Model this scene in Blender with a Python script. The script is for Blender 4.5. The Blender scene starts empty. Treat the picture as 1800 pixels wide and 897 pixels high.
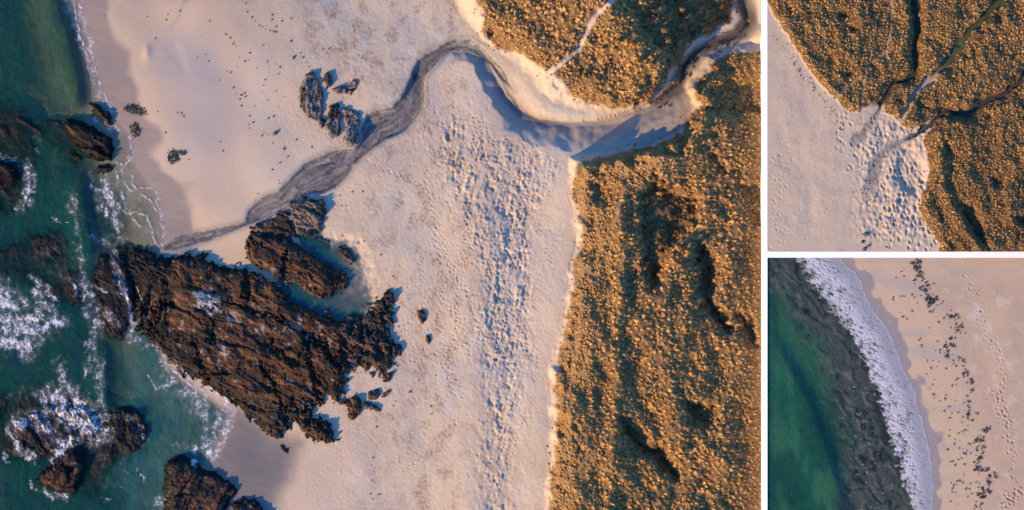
import bpy, bmesh, math, random
import numpy as np

scene = bpy.context.scene
col_main = scene.collection
R = math.radians

# ------------------------------------------------------------------ camera, world, sun, exposure
S = 0.075                 # metres per photograph pixel on the beach plane
HC = 420.0                # drone height above the beach plane
ZB = 1.5                  # height of the beach plane
cam_d = bpy.data.cameras.new("camera")
cam = bpy.data.objects.new("camera", cam_d)
col_main.objects.link(cam)
cam.location = (0, 0, ZB + HC)
cam.rotation_euler = (0, 0, 0)
cam_d.sensor_width = 36
cam_d.lens = 36 * HC / (1800 * S)
cam_d.clip_start = 1.0
cam_d.clip_end = 5000
scene.camera = cam

SUN_EL = R(23)
SUN_TO = (-0.80, -0.60)          # horizontal direction towards the sun (low, from the sea)
world = bpy.data.worlds.new("World")
scene.world = world
world.use_nodes = True
wn = world.node_tree.nodes
bg = wn["Background"]
sky = wn.new("ShaderNodeTexSky")
sky.sky_type = 'NISHITA'
sky.sun_disc = False
sky.sun_elevation = SUN_EL
sky.sun_rotation = math.atan2(SUN_TO[0], SUN_TO[1])
sky.ozone_density = 4.0
sky.air_density = 1.2
sky.dust_density = 0.4
tint = wn.new("ShaderNodeMix"); tint.data_type = 'RGBA'; tint.blend_type = 'MULTIPLY'; tint.inputs[0].default_value = 1.0   # clear cold evening sky
tint.inputs[7].default_value = (0.42, 0.91, 1.50, 1)
world.node_tree.links.new(sky.outputs[0], tint.inputs[6])
world.node_tree.links.new(tint.outputs[2], bg.inputs[0])
bg.inputs[1].default_value = 0.15
sun_d = bpy.data.lights.new("sun", 'SUN')
sun = bpy.data.objects.new("sun", sun_d)
col_main.objects.link(sun)
sun_d.energy = 5.0
sun_d.angle = R(0.6)
sun_d.color = (1.0, 0.63, 0.20)
sun.rotation_euler = (math.pi / 2 - SUN_EL, 0, math.atan2(-SUN_TO[0], SUN_TO[1]) + math.pi)
from mathutils import Vector
_v = Vector((-SUN_TO[0] * math.cos(SUN_EL), -SUN_TO[1] * math.cos(SUN_EL), -math.sin(SUN_EL)))
sun.rotation_euler = _v.to_track_quat('-Z', 'Y').to_euler()
sun.location = (-100, -60, 60)

scene.view_settings.view_transform = 'Standard'
scene.view_settings.look = 'None'
scene.view_settings.gamma = 1
scene.view_settings.use_curve_mapping = False
scene.view_settings.exposure = 0.84
scene.render.engine = 'CYCLES'
scene.cycles.max_bounces = 5
scene.cycles.transparent_max_bounces = 12
scene.cycles.caustics_reflective = False
scene.cycles.caustics_refractive = False

rng = np.random.default_rng(7)
random.seed(7)
f32 = np.float32

# ------------------------------------------------------------------ numeric helpers
def hash2(ix, iy, seed):
    h = (ix.astype(np.int64) * 374761393 + iy.astype(np.int64) * 668265263 + int(seed) * 974711 + 1013904223) & 0xFFFFFFFF
    h = ((h ^ (h >> 13)) * 1274126177) & 0xFFFFFFFF
    h = ((h ^ (h >> 15)) * 2246822519) & 0xFFFFFFFF
    h = h ^ (h >> 16)
    return (h / 4294967296.0)

def vnoise(x, y, seed=0):
    xi = np.floor(x); yi = np.floor(y)
    fx = x - xi; fy = y - yi
    u = fx * fx * fx * (fx * (fx * 6 - 15) + 10); v = fy * fy * fy * (fy * (fy * 6 - 15) + 10)
    def g(i, j):
        h = (hash2(xi + i, yi + j, seed) * 16).astype(np.int64)
        return GRX[h] * (fx - i) + GRY[h] * (fy - j)
    a = g(0, 0); b = g(1, 0); c = g(0, 1); d = g(1, 1)
    return np.clip(((a + (b - a) * u) * (1 - v) + (c + (d - c) * u) * v) * 1.75, -1, 1)
GRX = np.cos(np.arange(16) * math.pi / 8 + 0.2); GRY = np.sin(np.arange(16) * math.pi / 8 + 0.2)

def fbm(x, y, octv=4, seed=0, gain=0.5):
    s = 0; a = 1.0; n = 0
    for i in range(octv):
        s = s + a * vnoise(x + 17.3 * i, y - 9.1 * i, seed + i * 31); n += a
        a *= gain; x = x * 2.03; y = y * 2.03
    return s / n * 1.35

def ridged(x, y, octv=4, seed=0, gain=0.5):
    s = 0; a = 1.0; n = 0
    for i in range(octv):
        s = s + a * (1 - np.abs(vnoise(x + 7.7 * i, y + 3.3 * i, seed + i * 57))); n += a
        a *= gain; x = x * 2.07; y = y * 2.07
    return s / n

def worley(x, y, seed=0, jit=0.9):
    """F1, F2, and the winning cell's two random numbers and offset."""
    xi = np.floor(x); yi = np.floor(y)
    f1 = np.full(x.shape, 9.0); f2 = np.full(x.shape, 9.0)
    ra = np.zeros(x.shape); rb = np.zeros(x.shape); ox = np.zeros(x.shape); oy = np.zeros(x.shape); idv = np.zeros(x.shape)
    for dx in (-1, 0, 1):
        for dy in (-1, 0, 1):
            cx = xi + dx; cy = yi + dy
            px = cx + 0.5 + jit * (hash2(cx, cy, seed) - 0.5); py = cy + 0.5 + jit * (hash2(cx, cy, seed + 5) - 0.5)
            ddx = x - px; ddy = y - py
            d = np.sqrt(ddx * ddx + ddy * ddy)
            m = d < f1
            f2 = np.where(m, f1, np.minimum(f2, d))
            ra = np.where(m, hash2(cx, cy, seed + 11), ra); rb = np.where(m, hash2(cx, cy, seed + 13), rb)
            ox = np.where(m, ddx, ox); oy = np.where(m, ddy, oy)
            idv = np.where(m, cx * 7919 + cy, idv)
            f1 = np.where(m, d, f1)
    return f1, f2, ra, rb, ox, oy, idv

def sstep(a, b, x):
    t = np.clip((x - a) / (b - a), 0, 1)
    return t * t * (3 - 2 * t)

def lerp(a, b, t):
    return a + (b - a) * t

def seg_d2(X, Y, a, b):
    ax, ay = a; bx, by = b
    dx, dy = bx - ax, by - ay
    L2 = dx * dx + dy * dy + 1e-9
    t = np.clip(((X - ax) * dx + (Y - ay) * dy) / L2, 0, 1)
    ex = X - (ax + t * dx); ey = Y - (ay + t * dy)
    return ex * ex + ey * ey, t

def sdpoly(P, X, Y):
    """signed distance, positive inside (photo pixels)."""
    best = np.full(X.shape, 1e12); ins = np.zeros(X.shape, bool)
    n = len(P)
    for i in range(n):
        a = P[i]; b = P[(i + 1) % n]
        d2, _ = seg_d2(X, Y, a, b)
        best = np.minimum(best, d2)
        if a[1] != b[1]:
            c = ((a[1] > Y) != (b[1] > Y)) & (X < (b[0] - a[0]) * (Y - a[1]) / (b[1] - a[1]) + a[0])
            ins ^= c
    d = np.sqrt(best)
    return np.where(ins, d, -d)

def dline(P, X, Y):
    """distance to a polyline, arclength of the foot point, signed side."""
    best = np.full(X.shape, 1e12); arc = np.zeros(X.shape); side = np.zeros(X.shape); acc = 0.0
    for a, b in zip(P[:-1], P[1:]):
        d2, t = seg_d2(X, Y, a, b)
        L = math.hypot(b[0] - a[0], b[1] - a[1])
        m = d2 < best
        best = np.where(m, d2, best); arc = np.where(m, acc + t * L, arc)
        cr = (b[0] - a[0]) * (Y - a[1]) - (b[1] - a[1]) * (X - a[0])
        side = np.where(m, np.sign(cr), side)
        acc += L
    return np.sqrt(best), arc, side

def boxed(fn, P, X, Y, margin):
    """evaluate a distance function only near its points (regular grid), elsewhere -margin / +margin."""
    xs = X[0]; ys = Y[:, 0]
    px = [p[0] for p in P]; py = [p[1] for p in P]
    i0 = max(0, np.searchsorted(xs, min(px) - margin)); i1 = np.searchsorted(xs, max(px) + margin)
    j0 = max(0, np.searchsorted(ys, min(py) - margin)); j1 = np.searchsorted(ys, max(py) + margin)
    sl = (slice(j0, j1), slice(i0, i1))
    return sl, fn(P, X[sl], Y[sl]) if (i1 > i0 and j1 > j0) else None

def sd_box(P, X, Y, margin=60):
    out = np.full(X.shape, -float(margin))
    sl, d = boxed(sdpoly, P, X, Y, margin)
    if d is not None:
        out[sl] = np.maximum(d, -margin)
    return out

def dl_box(P, X, Y, margin=60):
    out = np.full(X.shape, float(margin))
    sl, d = boxed(dline, P, X, Y, margin)
    if d is not None:
        out[sl] = np.minimum(d[0], margin)
    return out

class Field:
    """bilinear sampler over a regular pixel grid."""
    def __init__(self, X, Y, Z):
        self.x0 = X[0, 0]; self.y0 = Y[0, 0]; self.st = X[0, 1] - X[0, 0]; self.Z = Z
    def __call__(self, x, y):
        x = np.asarray(x, float); y = np.asarray(y, float)
        h, w = self.Z.shape[:2]
        fx = np.clip((x - self.x0) / self.st, 0, w - 1.001); fy = np.clip((y - self.y0) / self.st, 0, h - 1.001)
        i = fx.astype(int); j = fy.astype(int); u = fx - i; v = fy - j
        Z = self.Z
        return (Z[j, i] * (1 - u) + Z[j, i + 1] * u) * (1 - v) + (Z[j + 1, i] * (1 - u) + Z[j + 1, i + 1] * u) * v

def wxy(px, py, k=1.0):
    return (np.asarray(px) - 900.0) * S * k, (448.5 - np.asarray(py)) * S * k

def C3(r, g, b):
    return np.array([r, g, b], float)

def mixc(base, c, m):
    return base + (np.asarray(c) - base) * m[..., None]

# ------------------------------------------------------------------ mesh / object helpers
def new_mesh(name, V, F, cols=None, smooth=True, attrs=None):
    V = np.ascontiguousarray(V, f32); F = np.ascontiguousarray(F, np.int32)
    me = bpy.data.meshes.new(name)
    n, k = F.shape
    me.vertices.add(len(V)); me.vertices.foreach_set("co", V.ravel())
    me.loops.add(n * k); me.loops.foreach_set("vertex_index", F.ravel())
    me.polygons.add(n); me.polygons.foreach_set("loop_start", np.arange(0, n * k, k, dtype=np.int32))
    try:
        me.polygons.foreach_set("loop_total", np.full(n, k, np.int32))
    except Exception:
        pass
    me.polygons.foreach_set("use_smooth", np.full(n, bool(smooth)))
    me.update(calc_edges=True)
    if cols is not None:
        a = me.color_attributes.new("Col", 'FLOAT_COLOR', 'POINT')
        c = np.ones((len(V), 4), f32); c[:, :3] = cols
        a.data.foreach_set("color", c.ravel())
    for nm, arr in (attrs or {}).items():
        a = me.attributes.new(nm, 'FLOAT', 'POINT')
        a.data.foreach_set("value", np.ascontiguousarray(arr, f32))
    return me

def link(name, me, mat, parent=None, loc=None):
    o = bpy.data.objects.new(name, me)
    col_main.objects.link(o)
    if mat is not None and me is not None and not me.materials:
        me.materials.append(mat)
    if parent is not None:
        o.parent = parent
    if loc is not None:
        o.location = loc
    return o

def tag(o, label=None, cat=None, group=None, kind=None):
    if label: o['label'] = label
    if cat: o['category'] = cat
    if group: o['group'] = group
    if kind: o['kind'] = kind
    return o

def grid_faces(h, w):
    i = np.arange(h * w).reshape(h, w)
    return np.stack([i[:-1, :-1], i[1:, :-1], i[1:, 1:], i[:-1, 1:]], -1)     # counter-clockwise seen from above

def grid_part(X, Y, Z, keep, k=1.0, cols=None, attrs=None, origin=(0, 0, 0)):
    """mesh data of the grid cells where keep[h-1,w-1]."""
    F = grid_faces(*Z.shape)[keep]
    if len(F) == 0:
        return None
    used = np.unique(F)
    re = np.full(Z.size, -1, np.int64); re[used] = np.arange(len(used))
    wx, wy = wxy(X.ravel()[used], Y.ravel()[used], k)
    V = np.stack([wx - origin[0], wy - origin[1], Z.ravel()[used] - origin[2]], -1)
    c = cols.reshape(-1, 3)[used] if cols is not None else None
    at = {n: a.ravel()[used] for n, a in (attrs or {}).items()}
    return V, re[F], c, at

def cellmax(M):
    return np.maximum(np.maximum(M[:-1, :-1], M[1:, :-1]), np.maximum(M[:-1, 1:], M[1:, 1:]))

def cellmean(M):
    return (M[:-1, :-1] + M[1:, :-1] + M[:-1, 1:] + M[1:, 1:]) * 0.25

# ------------------------------------------------------------------ materials
def material(name, rough=0.9, spec=0.3, n_scale=4.0, n_amt=0.15, b_scale=5.0, b_str=0.0, b_dist=0.05, alpha_attr=None, base=None, rough_attr=None, detail=4.0):
    m = bpy.data.materials.new(name); m.use_nodes = True
    nt = m.node_tree; N = nt.nodes; L = nt.links
    p = N["Principled BSDF"]
    p.inputs["Roughness"].default_value = rough
    p.inputs["Specular IOR Level"].default_value = spec
    tc = N.new("ShaderNodeTexCoord")
    if base is None:
        at = N.new("ShaderNodeAttribute"); at.attribute_name = "Col"; csock = at.outputs["Color"]
    else:
        rg = N.new("ShaderNodeRGB"); rg.outputs[0].default_value = (*base, 1); csock = rg.outputs[0]
    if n_amt > 0:
        no = N.new("ShaderNodeTexNoise"); no.inputs["Scale"].default_value = n_scale; no.inputs["Detail"].default_value = detail
        L.new(tc.outputs["Object"], no.inputs["Vector"])
        mr = N.new("ShaderNodeMapRange"); mr.inputs["From Min"].default_value = 0.25; mr.inputs["From Max"].default_value = 0.75
        mr.inputs["To Min"].default_value = 1 - n_amt; mr.inputs["To Max"].default_value = 1 + n_amt
        L.new(no.outputs["Fac"], mr.inputs["Value"])
        mu = N.new("ShaderNodeVectorMath"); mu.operation = 'SCALE'
        L.new(csock, mu.inputs[0]); L.new(mr.outputs[0], mu.inputs["Scale"])
        csock = mu.outputs[0]
    L.new(csock, p.inputs["Base Color"])
    if b_str > 0:
        nb = N.new("ShaderNodeTexNoise"); nb.inputs["Scale"].default_value = b_scale; nb.inputs["Detail"].default_value = 5
        L.new(tc.outputs["Object"], nb.inputs["Vector"])
        bu = N.new("ShaderNodeBump"); bu.inputs["Strength"].default_value = b_str; bu.inputs["Distance"].default_value = b_dist
        L.new(nb.outputs["Fac"], bu.inputs["Height"]); L.new(bu.outputs[0], p.inputs["Normal"])
    if alpha_attr:
        a = N.new("ShaderNodeAttribute"); a.attribute_name = alpha_attr
        L.new(a.outputs["Fac"], p.inputs["Alpha"])
    if rough_attr:
        a = N.new("ShaderNodeAttribute"); a.attribute_name = rough_attr
        L.new(a.outputs["Fac"], p.inputs["Roughness"])
    return m

M_sand = material("sand", 0.9, 0.25, 3.5, 0.06, 6.0, 0.25, 0.05, rough_attr="rough")
M_dune = material("dune_soil", 0.95, 0.1, 6.0, 0.25, 6.0, 0.5, 0.08)
M_rock = material("rock", 0.85, 0.12, 5.0, 0.30, 4.0, 0.6, 0.10)
M_wetrock = material("wet_kelp_rock", 0.6, 0.15, 6.0, 0.40, 6.0, 0.8, 0.10)
M_stone = material("stone", 0.85, 0.3, 9.0, 0.30, 9.0, 0.5, 0.05)
M_grass = material("marram_grass", 0.65, 0.25, 8.0, 0.10)
_nt = M_grass.node_tree; _p = _nt.nodes["Principled BSDF"]; _tr = _nt.nodes.new("ShaderNodeBsdfTranslucent"); _mx = _nt.nodes.new("ShaderNodeMixShader")
_mx.inputs[0].default_value = 0.15
_nt.links.new(_p.inputs["Base Color"].links[0].from_socket, _tr.inputs["Color"])
_nt.links.new(_p.outputs[0], _mx.inputs[1]); _nt.links.new(_tr.outputs[0], _mx.inputs[2]); _nt.links.new(_mx.outputs[0], _nt.nodes["Material Output"].inputs["Surface"])
M_weed = material("seaweed", 0.45, 0.4, 12.0, 0.35)
M_water = material("sea_water", 0.12, 0.18, 1.2, 0.10, 3.2, 0.75, 0.12, alpha_attr="alpha")
M_foam = material("foam", 0.8, 0.3, 6.0, 0.06, 5.0, 0.5, 0.05, alpha_attr="alpha")
M_board = material("white_board", 0.8, 0.2, 2.0, 0.01, base=(0.88, 0.88, 0.88))

# ================================================================== PANEL A : beach, stream, outcrop, dunes
STEP = 1.85
xs = np.linspace(-57.0, 1339.0, int((1339 + 57) / STEP) + 1)
ys = np.arange(-57.0, 955.0, xs[1] - xs[0])
X, Y = np.meshgrid(xs, ys)
WX = X + 3.0 * fbm(X / 22, Y / 22, 3, 3); WY = Y + 3.0 * fbm(X / 22 + 50, Y / 22, 3, 4)       # ragged edges

P_land = [(138, -60), (138, 0), (143, 30), (150, 60), (157, 85), (160, 100), (166, 118), (173, 135), (179, 155), (183, 172), (192, 190), (200, 208),
          (214, 226), (229, 245), (231, 265), (227, 282), (240, 300), (261, 328), (275, 343), (278, 360), (287, 393), (286, 420), (283, 436),
          (275, 470), (270, 560), (300, 640), (350, 680), (410, 722), (405, 745), (395, 768), (383, 792), (370, 812), (350, 850), (345, 900), (345, 990), (1500, 990), (1500, -60)]
dW = sdpoly(P_land, WX * 0.5 + X * 0.5, WY * 0.5 + Y * 0.5)

STREAM_L = [(285, 434), (310, 413), (335, 408), (370, 403), (405, 395), (430, 387), (436, 368), (448, 355), (468, 342), (489, 335), (503, 319), (519, 303), (536, 286),
            (560, 275), (580, 265), (600, 261), (622, 260), (632, 250), (633, 225), (645, 200), (667, 191), (690, 187), (705, 170), (715, 150), (722, 132), (725, 120), (735, 105), (750, 93),
            (770, 83), (785, 72), (800, 67), (828, 68), (845, 78), (862, 96), (885, 120)]
STREAM_R = [(905, 160), (880, 142), (862, 118), (840, 99), (815, 90), (795, 90), (780, 99), (765, 116), (751, 131), (747, 142), (748, 165), (745, 190), (735, 207), (720, 225), (700, 238), (680, 245), (660, 258), (640, 275),
            (625, 290), (610, 315), (590, 330), (565, 342), (548, 343), (525, 353), (508, 365), (480, 381), (450, 391), (430, 399), (380, 419), (340, 431), (310, 440), (285, 442)]
P_stream = STREAM_L + STREAM_R
CENTER = [(280, 440), (325, 418), (380, 411), (430, 393), (455, 372), (490, 358), (530, 325), (570, 304), (605, 288), (640, 256), (665, 222), (700, 210), (722, 180), (735, 140), (755, 108), (790, 82), (820, 79),
          (850, 90), (870, 122), (893, 165), (920, 195), (950, 208), (1000, 213), (1050, 210), (1090, 200), (1130, 186), (1165, 168), (1195, 145), (1200, 115), (1222, 88), (1260, 72), (1300, 58), (1318, 35), (1306, 10), (1302, -50)]
P_valley = [(795, 92), (815, 84), (850, 86), (885, 118), (920, 150), (950, 185), (1010, 202), (1080, 197), (1140, 184), (1160, 160), (1188, 120), (1212, 88), (1250, 62), (1285, 48), (1298, 30), (1290, 0), (1290, -60),
            (1330, -60), (1328, 0), (1336, 40), (1345, 50), (1345, 66), (1290, 78), (1250, 95), (1222, 125), (1205, 150), (1222, 185), (1213, 208), (1188, 238), (1150, 256), (1100, 266), (1050, 275), (1020, 276), (985, 264), (940, 258), (900, 246),
            (868, 215), (840, 160), (812, 118)]
P_dn = [(778, -60), (800, 8), (815, 32), (832, 50), (845, 62), (866, 84), (900, 106), (930, 132), (950, 160), (975, 180), (1010, 191), (1050, 200), (1085, 198), (1115, 193), (1142, 182), (1158, 160), (1175, 138), (1192, 116), (1212, 86), (1250, 58), (1288, 42), (1296, 20), (1290, -60)]
P_vn = [(822, -60), (835, 0), (852, 38), (848, 52), (862, 72), (885, 84), (915, 100), (945, 120), (985, 142), (1000, 165), (1035, 184), (1075, 195), (1112, 190), (1140, 180), (1152, 165), (1168, 140), (1190, 115), (1210, 85), (1250, 56), (1288, 40), (1296, 15), (1290, -60)]
P_ds = [(1000, 278), (1020, 272), (1050, 270), (1100, 263), (1150, 254), (1188, 236), (1212, 207), (1222, 186), (1206, 160), (1208, 145), (1224, 126), (1245, 100), (1285, 82), (1360, 68), (1420, 68), (1420, 990), (958, 990), (957, 880), (960, 850), (966, 800), (968, 760), (966, 720), (963, 680), (968, 640), (978, 600), (988, 560), (992, 510), (998, 470), (1006, 440), (1010, 400), (1002, 370), (996, 345), (998, 320), (1003, 295)]
P_vs = [(1018, 284), (1050, 274), (1100, 266), (1150, 256), (1190, 237), (1214, 206), (1225, 188), (1214, 172), (1222, 150), (1246, 128), (1256, 108), (1290, 95), (1360, 82), (1420, 82), (1420, 990), (966, 990), (966, 880), (967, 850), (972, 800), (976, 760), (975, 720), (971, 680), (976, 640), (986, 600), (996, 560), (1001, 510), (1006, 470), (1014, 440), (1019, 400), (1012, 370), (1005, 345), (1007, 320), (1012, 295)]

ds = sd_box(P_stream, WX * 0.4 + X * 0.6, WY * 0.4 + Y * 0.6, 60)
dv = sd_box(P_valley, WX, WY, 140)
ddn = sd_box(P_dn, WX, WY, 90); ddS = sd_box(P_ds, WX, WY, 90)
dd = np.maximum(ddn, ddS)
VX = WX + 9 * fbm(X / 45, Y / 45, 3, 5); VY = WY + 6 * fbm(X / 45 + 9, Y / 45, 3, 6)
veg = np.maximum(sd_box(P_vn, VX, VY, 90), sd_box(P_vs, VX, VY, 90))
cd, cs, cside = dline(CENTER, X, Y)

# --- elevation
def blur(A, r):
    for ax in (0, 1):
        for _ in range(2):
            P = np.pad(A, [(r + 1, r) if a == ax else (0, 0) for a in (0, 1)], mode='edge'); Cs = np.cumsum(P, axis=ax)
            n = A.shape[ax]; w = 2 * r + 1
            A = (Cs[w:] - Cs[:-w]) / w if ax == 0 else (Cs[:, w:] - Cs[:, :-w]) / w
    return A
dWraw = dW
dWz = lerp(dW, blur(dW, 48), sstep(15, 110, dW))
z = np.where(dW > 0, 1.95 * (1 - np.exp(-np.maximum(dWz, 0) / 250.0)), np.maximum(-2.2, 0.0035 * np.maximum(dW, -50) + 0.016 * np.minimum(dW + 50, 0)))
land = sstep(0, 60, dW)
z += land * (0.27 * fbm(X / 170, Y / 170, 2, 21) + (0.05 * fbm(X / 45, Y / 60, 3, 22) + 0.014 * fbm(X / 6, Y / 6, 3, 23)) * sstep(380, 640, X - 0.2 * Y + 60))
z += 0.35 * sstep(740, 980, X) * land + 0.45 * sstep(-80, 0, dd)                                     # back beach rises to the dune toe
# two small scarps of the falling tide and a sand cone on the upper beach
for line, h, w in ([[(328, -40), (325, 0), (312, 28), (295, 52), (272, 66), (256, 84)], -0.10, 6], [[(302, 52), (312, 78), (325, 108), (329, 130), (322, 150)], 0.08, 9]):
    d_, a_, s_ = dline(line, X, Y)
    tot_ = sum(math.hypot(q[0] - p[0], q[1] - p[1]) for p, q in zip(line[:-1], line[1:]))
    h = h * sstep(0, 40, a_) * sstep(0, 40, tot_ - a_)
    z += h * np.exp(-(d_ / 60) ** 2) * sstep(-w, w, -d_ * s_) - h * 0.5 * np.exp(-(d_ / 60) ** 2)
z += 0.16 * np.exp(-(((X - 257) / 7) ** 2 + ((Y - 92) / 14) ** 2))
z += 0.42 * np.exp(-((X - 838 + 6 * fbm(X / 60, Y / 60, 2, 28)) / 48) ** 2) * sstep(255, 340, Y) * land
# footprints trodden zone: knolls and dents
P_foot = [(765, 215), (800, 222), (850, 240), (900, 262), (965, 285), (972, 310), (945, 350), (935, 420), (930, 520), (925, 620), (908, 720), (893, 810), (885, 960), (838, 960), (850, 800), (858, 720), (850, 620), (845, 500), (842, 420), (795, 330), (768, 280)]
dfoot = sd_box(P_foot, X + 12 * fbm(X / 30, Y / 30, 2, 8), Y, 60)
trod = sstep(-30, 25, dfoot)
clump = 0.35 + 0.65 * sstep(-0.25, 0.35, fbm(X / 26, Y / 34, 3, 43))
trod = trod * clump
z += trod * (0.23 * fbm((X + 0.35 * Y) / 6.5, Y / 11, 3, 41) + 0.20 * fbm(X / 20, Y / 34, 2, 42))
z += land * 0.02 * fbm(X / 4.5, Y / 4.5, 2, 44) * sstep(380, 600, X)
# stream channel
zs0 = z.copy()
chan_depth = 0.18 + 0.45 * sstep(330, 700, X)
z -= chan_depth * sstep(-1.5, 7, ds)
# valley of the upper stream
zval = 0.55 + 0.0006 * np.clip(cs - 600, 0, 900) + 0.03 * fbm(X / 14, Y / 14, 3, 25)
vt = sstep(-6, 48, dv)
vt = np.maximum(vt, sstep(0, 14, dv) * sstep(20, -5, ddn + 0 * X - (-30)) * 0)
z += 0.60 * np.exp(-(((X - 890) / 110) ** 2 + ((Y - 255) / 60) ** 2)) - 0.15 * sstep(-125, -40, dv) * sstep(760, 830, X + 0.3 * Y) * sstep(300, 255, Y)
inner = sstep(-3, 6, cd * cside) * sstep(760, 800, X) * sstep(1235, 1195, X)
z = lerp(z, np.minimum(z, zval), vt * (1 - inner))
bank = zval + np.maximum(0, cd - 12 - 5 * fbm(X / 30, Y / 30, 2, 27)) * S * 0.46
z = lerp(z, np.minimum(z, bank), np.maximum(inner, sstep(770, 850, cs) * sstep(300, 285, Y) * (cside > 0)))
z -= 0.22 * np.exp(-(cd / 9) ** 2) * sstep(820, 880, X)                   # the trickle's own bed
# dunes
zd = 4.0 + 0.85 * fbm(X / 110, Y / 130, 3, 31) + 0.26 * fbm(X / 34, Y / 44, 3, 32)
zd += 0.5 * np.exp(-((dd - 42) / 34.0) ** 2)                                # fore-dune crest
hollows = [  # (polygon of a shaded hollow, depth)
    ([(1122, 345), (1150, 300), (1205, 340), (1235, 345), (1228, 385), (1200, 425), (1176, 455), (1157, 520), (1135, 505), (1120, 430)], 1.7),
    ([(1212, 418), (1255, 432), (1270, 480), (1252, 520), (1292, 575), (1275, 590), (1230, 540), (1222, 480)], 1.6),
    ([(1080, 728), (1110, 730), (1135, 765), (1165, 785), (1195, 820), (1190, 850), (1150, 815), (1115, 795), (1090, 760)], 1.7),
    ([(1192, 690), (1230, 700), (1265, 710), (1265, 740), (1240, 760), (1205, 740)], 1.2),
    ([(1290, 545), (1325, 560), (1338, 610), (1315, 610), (1300, 590)], 1.2),
    ([(1235, 250), (1260, 270), (1285, 305), (1275, 312), (1245, 285)], 0.8),
    ([(1105, 20), (1180, -20), (1290, -40), (1290, 40), (1245, 55), (1205, 80), (1180, 100), (1150, 95), (1120, 60)], 0.3),
    ([(1036, 320), (1062, 305), (1068, 345), (1050, 365), (1038, 350)], 0.8),
    ([(1085, 470), (1110, 440), (1122, 480), (1112, 530), (1092, 520)], 0.6),
    ([(995, 740), (1020, 720), (1028, 790), (1010, 800)], 0.7),
    ([(1300, 330), (1345, 300), (1345, 420), (1315, 400)], 0.8),
]
for poly, dep in hollows:
    h_ = sd_box(poly, X + 7 * fbm(X / 18, Y / 18, 2, 51), Y + 7 * fbm(X / 18, Y / 18, 2, 52), 30)
    zd -= dep * sstep(-6, 16, h_)
d_, a_, s_ = dline([(1000, -120), (1045, -20), (1085, 30), (1125, 75), (1165, 128), (1185, 160)], X + 8 * fbm(X / 25, Y / 25, 2, 53), Y)
lee = d_ * np.where(s_ < 0, 1, -1) * (Y < 200)
zd += (Y < 200) * np.where(lee > 0, 2.3 - 0.036 * np.minimum(lee, 95), 2.3 * np.exp(-(lee / 70) ** 2))
for line, h, w in ([[(1092, 330), (1088, 400), (1100, 460), (1087, 560), (1083, 650), (1082, 750), (1072, 830), (1064, 960)], 0.55, 14],
                   [[(1168, 440), (1185, 470), (1150, 520)], 0.6, 16], [[(1062, 20), (1075, 60), (1110, 95)], 0.5, 18],
                   [[(1240, 140), (1210, 260), (1120, 310)], 0.4, 25]):
    d_ = dl_box(line, X, Y, 80)
    zd += h * np.exp(-(d_ / w) ** 2)
d_ = dl_box([(1000, 292), (1030, 283), (1100, 274), (1150, 264), (1192, 246), (1226, 205)], X, Y, 90)
zd += 1.5 * np.exp(-(d_ / 26) ** 2)
zd = zd - 0.9 * sstep(70, 5, dd) * (1 - np.exp(-(d_ / 40) ** 2)) * (0.6 + 0.5 * fbm(X / 25, Y / 25, 3, 33))
wall_w = 34 + 24 * fbm(X / 38, Y / 38, 3, 34) + 8 * sstep(120, 30, Y) * sstep(900, 780, X)
edge_t = sstep(1339 - 75, 1339 - 12, X)
zd = lerp(zd, np.minimum(zd, 3.75), edge_t)
dt = sstep(0, 1, np.clip((dd + 3) / wall_w, 0, 1))
z = lerp(z, np.maximum(z, zd), dt)
z -= 0.12 * sstep(0, 5, dd) * sstep(12, 4, dd) * sstep(250, 330, Y)       # little undercut at the turf edge
z = lerp(z, np.maximum(z, 4.0), sstep(1314, 1334, X) * sstep(82, 55, Y))
# paths through the grass
PATHS = [([(1088, -50), (1080, 0), (1060, 18), (1036, 46), (1022, 75), (1012, 96), (985, 115), (962, 132)], 5.5), ]
path = np.zeros_like(z)
for line, w in PATHS:
    d_ = dl_box(line, X + 2 * fbm(X / 10, Y / 10, 2, 61), Y, 40)
    path = np.maximum(path, sstep(w + 2.5, w - 2.5, d_))
z -= 0.30 * path
LINES = [[(1100, 300), (1096, 330), (1085, 375), (1075, 400)], [(1010, 470), (1045, 485), (1075, 500), (1110, 500)], [(1012, 812), (1050, 818), (1080, 830), (1150, 858), (1240, 868), (1339, 895)]]
thin = np.zeros_like(z)
for line in LINES:
    d_ = dl_box(line, X + 2 * fbm(X / 10, Y / 10, 2, 62), Y, 30)
    thin = np.maximum(thin, sstep(2.4, 1.0, d_))
# tide pool scour beside the outcrop
P_pool = [(538, 420), (560, 412), (575, 432), (600, 422), (626, 428), (640, 452), (642, 478), (652, 500), (652, 528), (634, 560), (600, 577), (560, 562), (520, 545), (498, 522), (498, 500), (560, 470), (545, 445)]
dpool = sd_box(P_pool, WX, WY, 60)
z -= 0.36 * sstep(-20, 16, dpool + 9 * fbm(X / 16, Y / 16, 3, 63)) - 0.10 * fbm(X / 14, Y / 14, 3, 64) * sstep(-5, 15, dpool)
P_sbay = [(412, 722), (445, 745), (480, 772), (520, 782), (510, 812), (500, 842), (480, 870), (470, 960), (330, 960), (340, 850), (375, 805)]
dsb = sd_box(P_sbay, WX, WY, 60)
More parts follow.
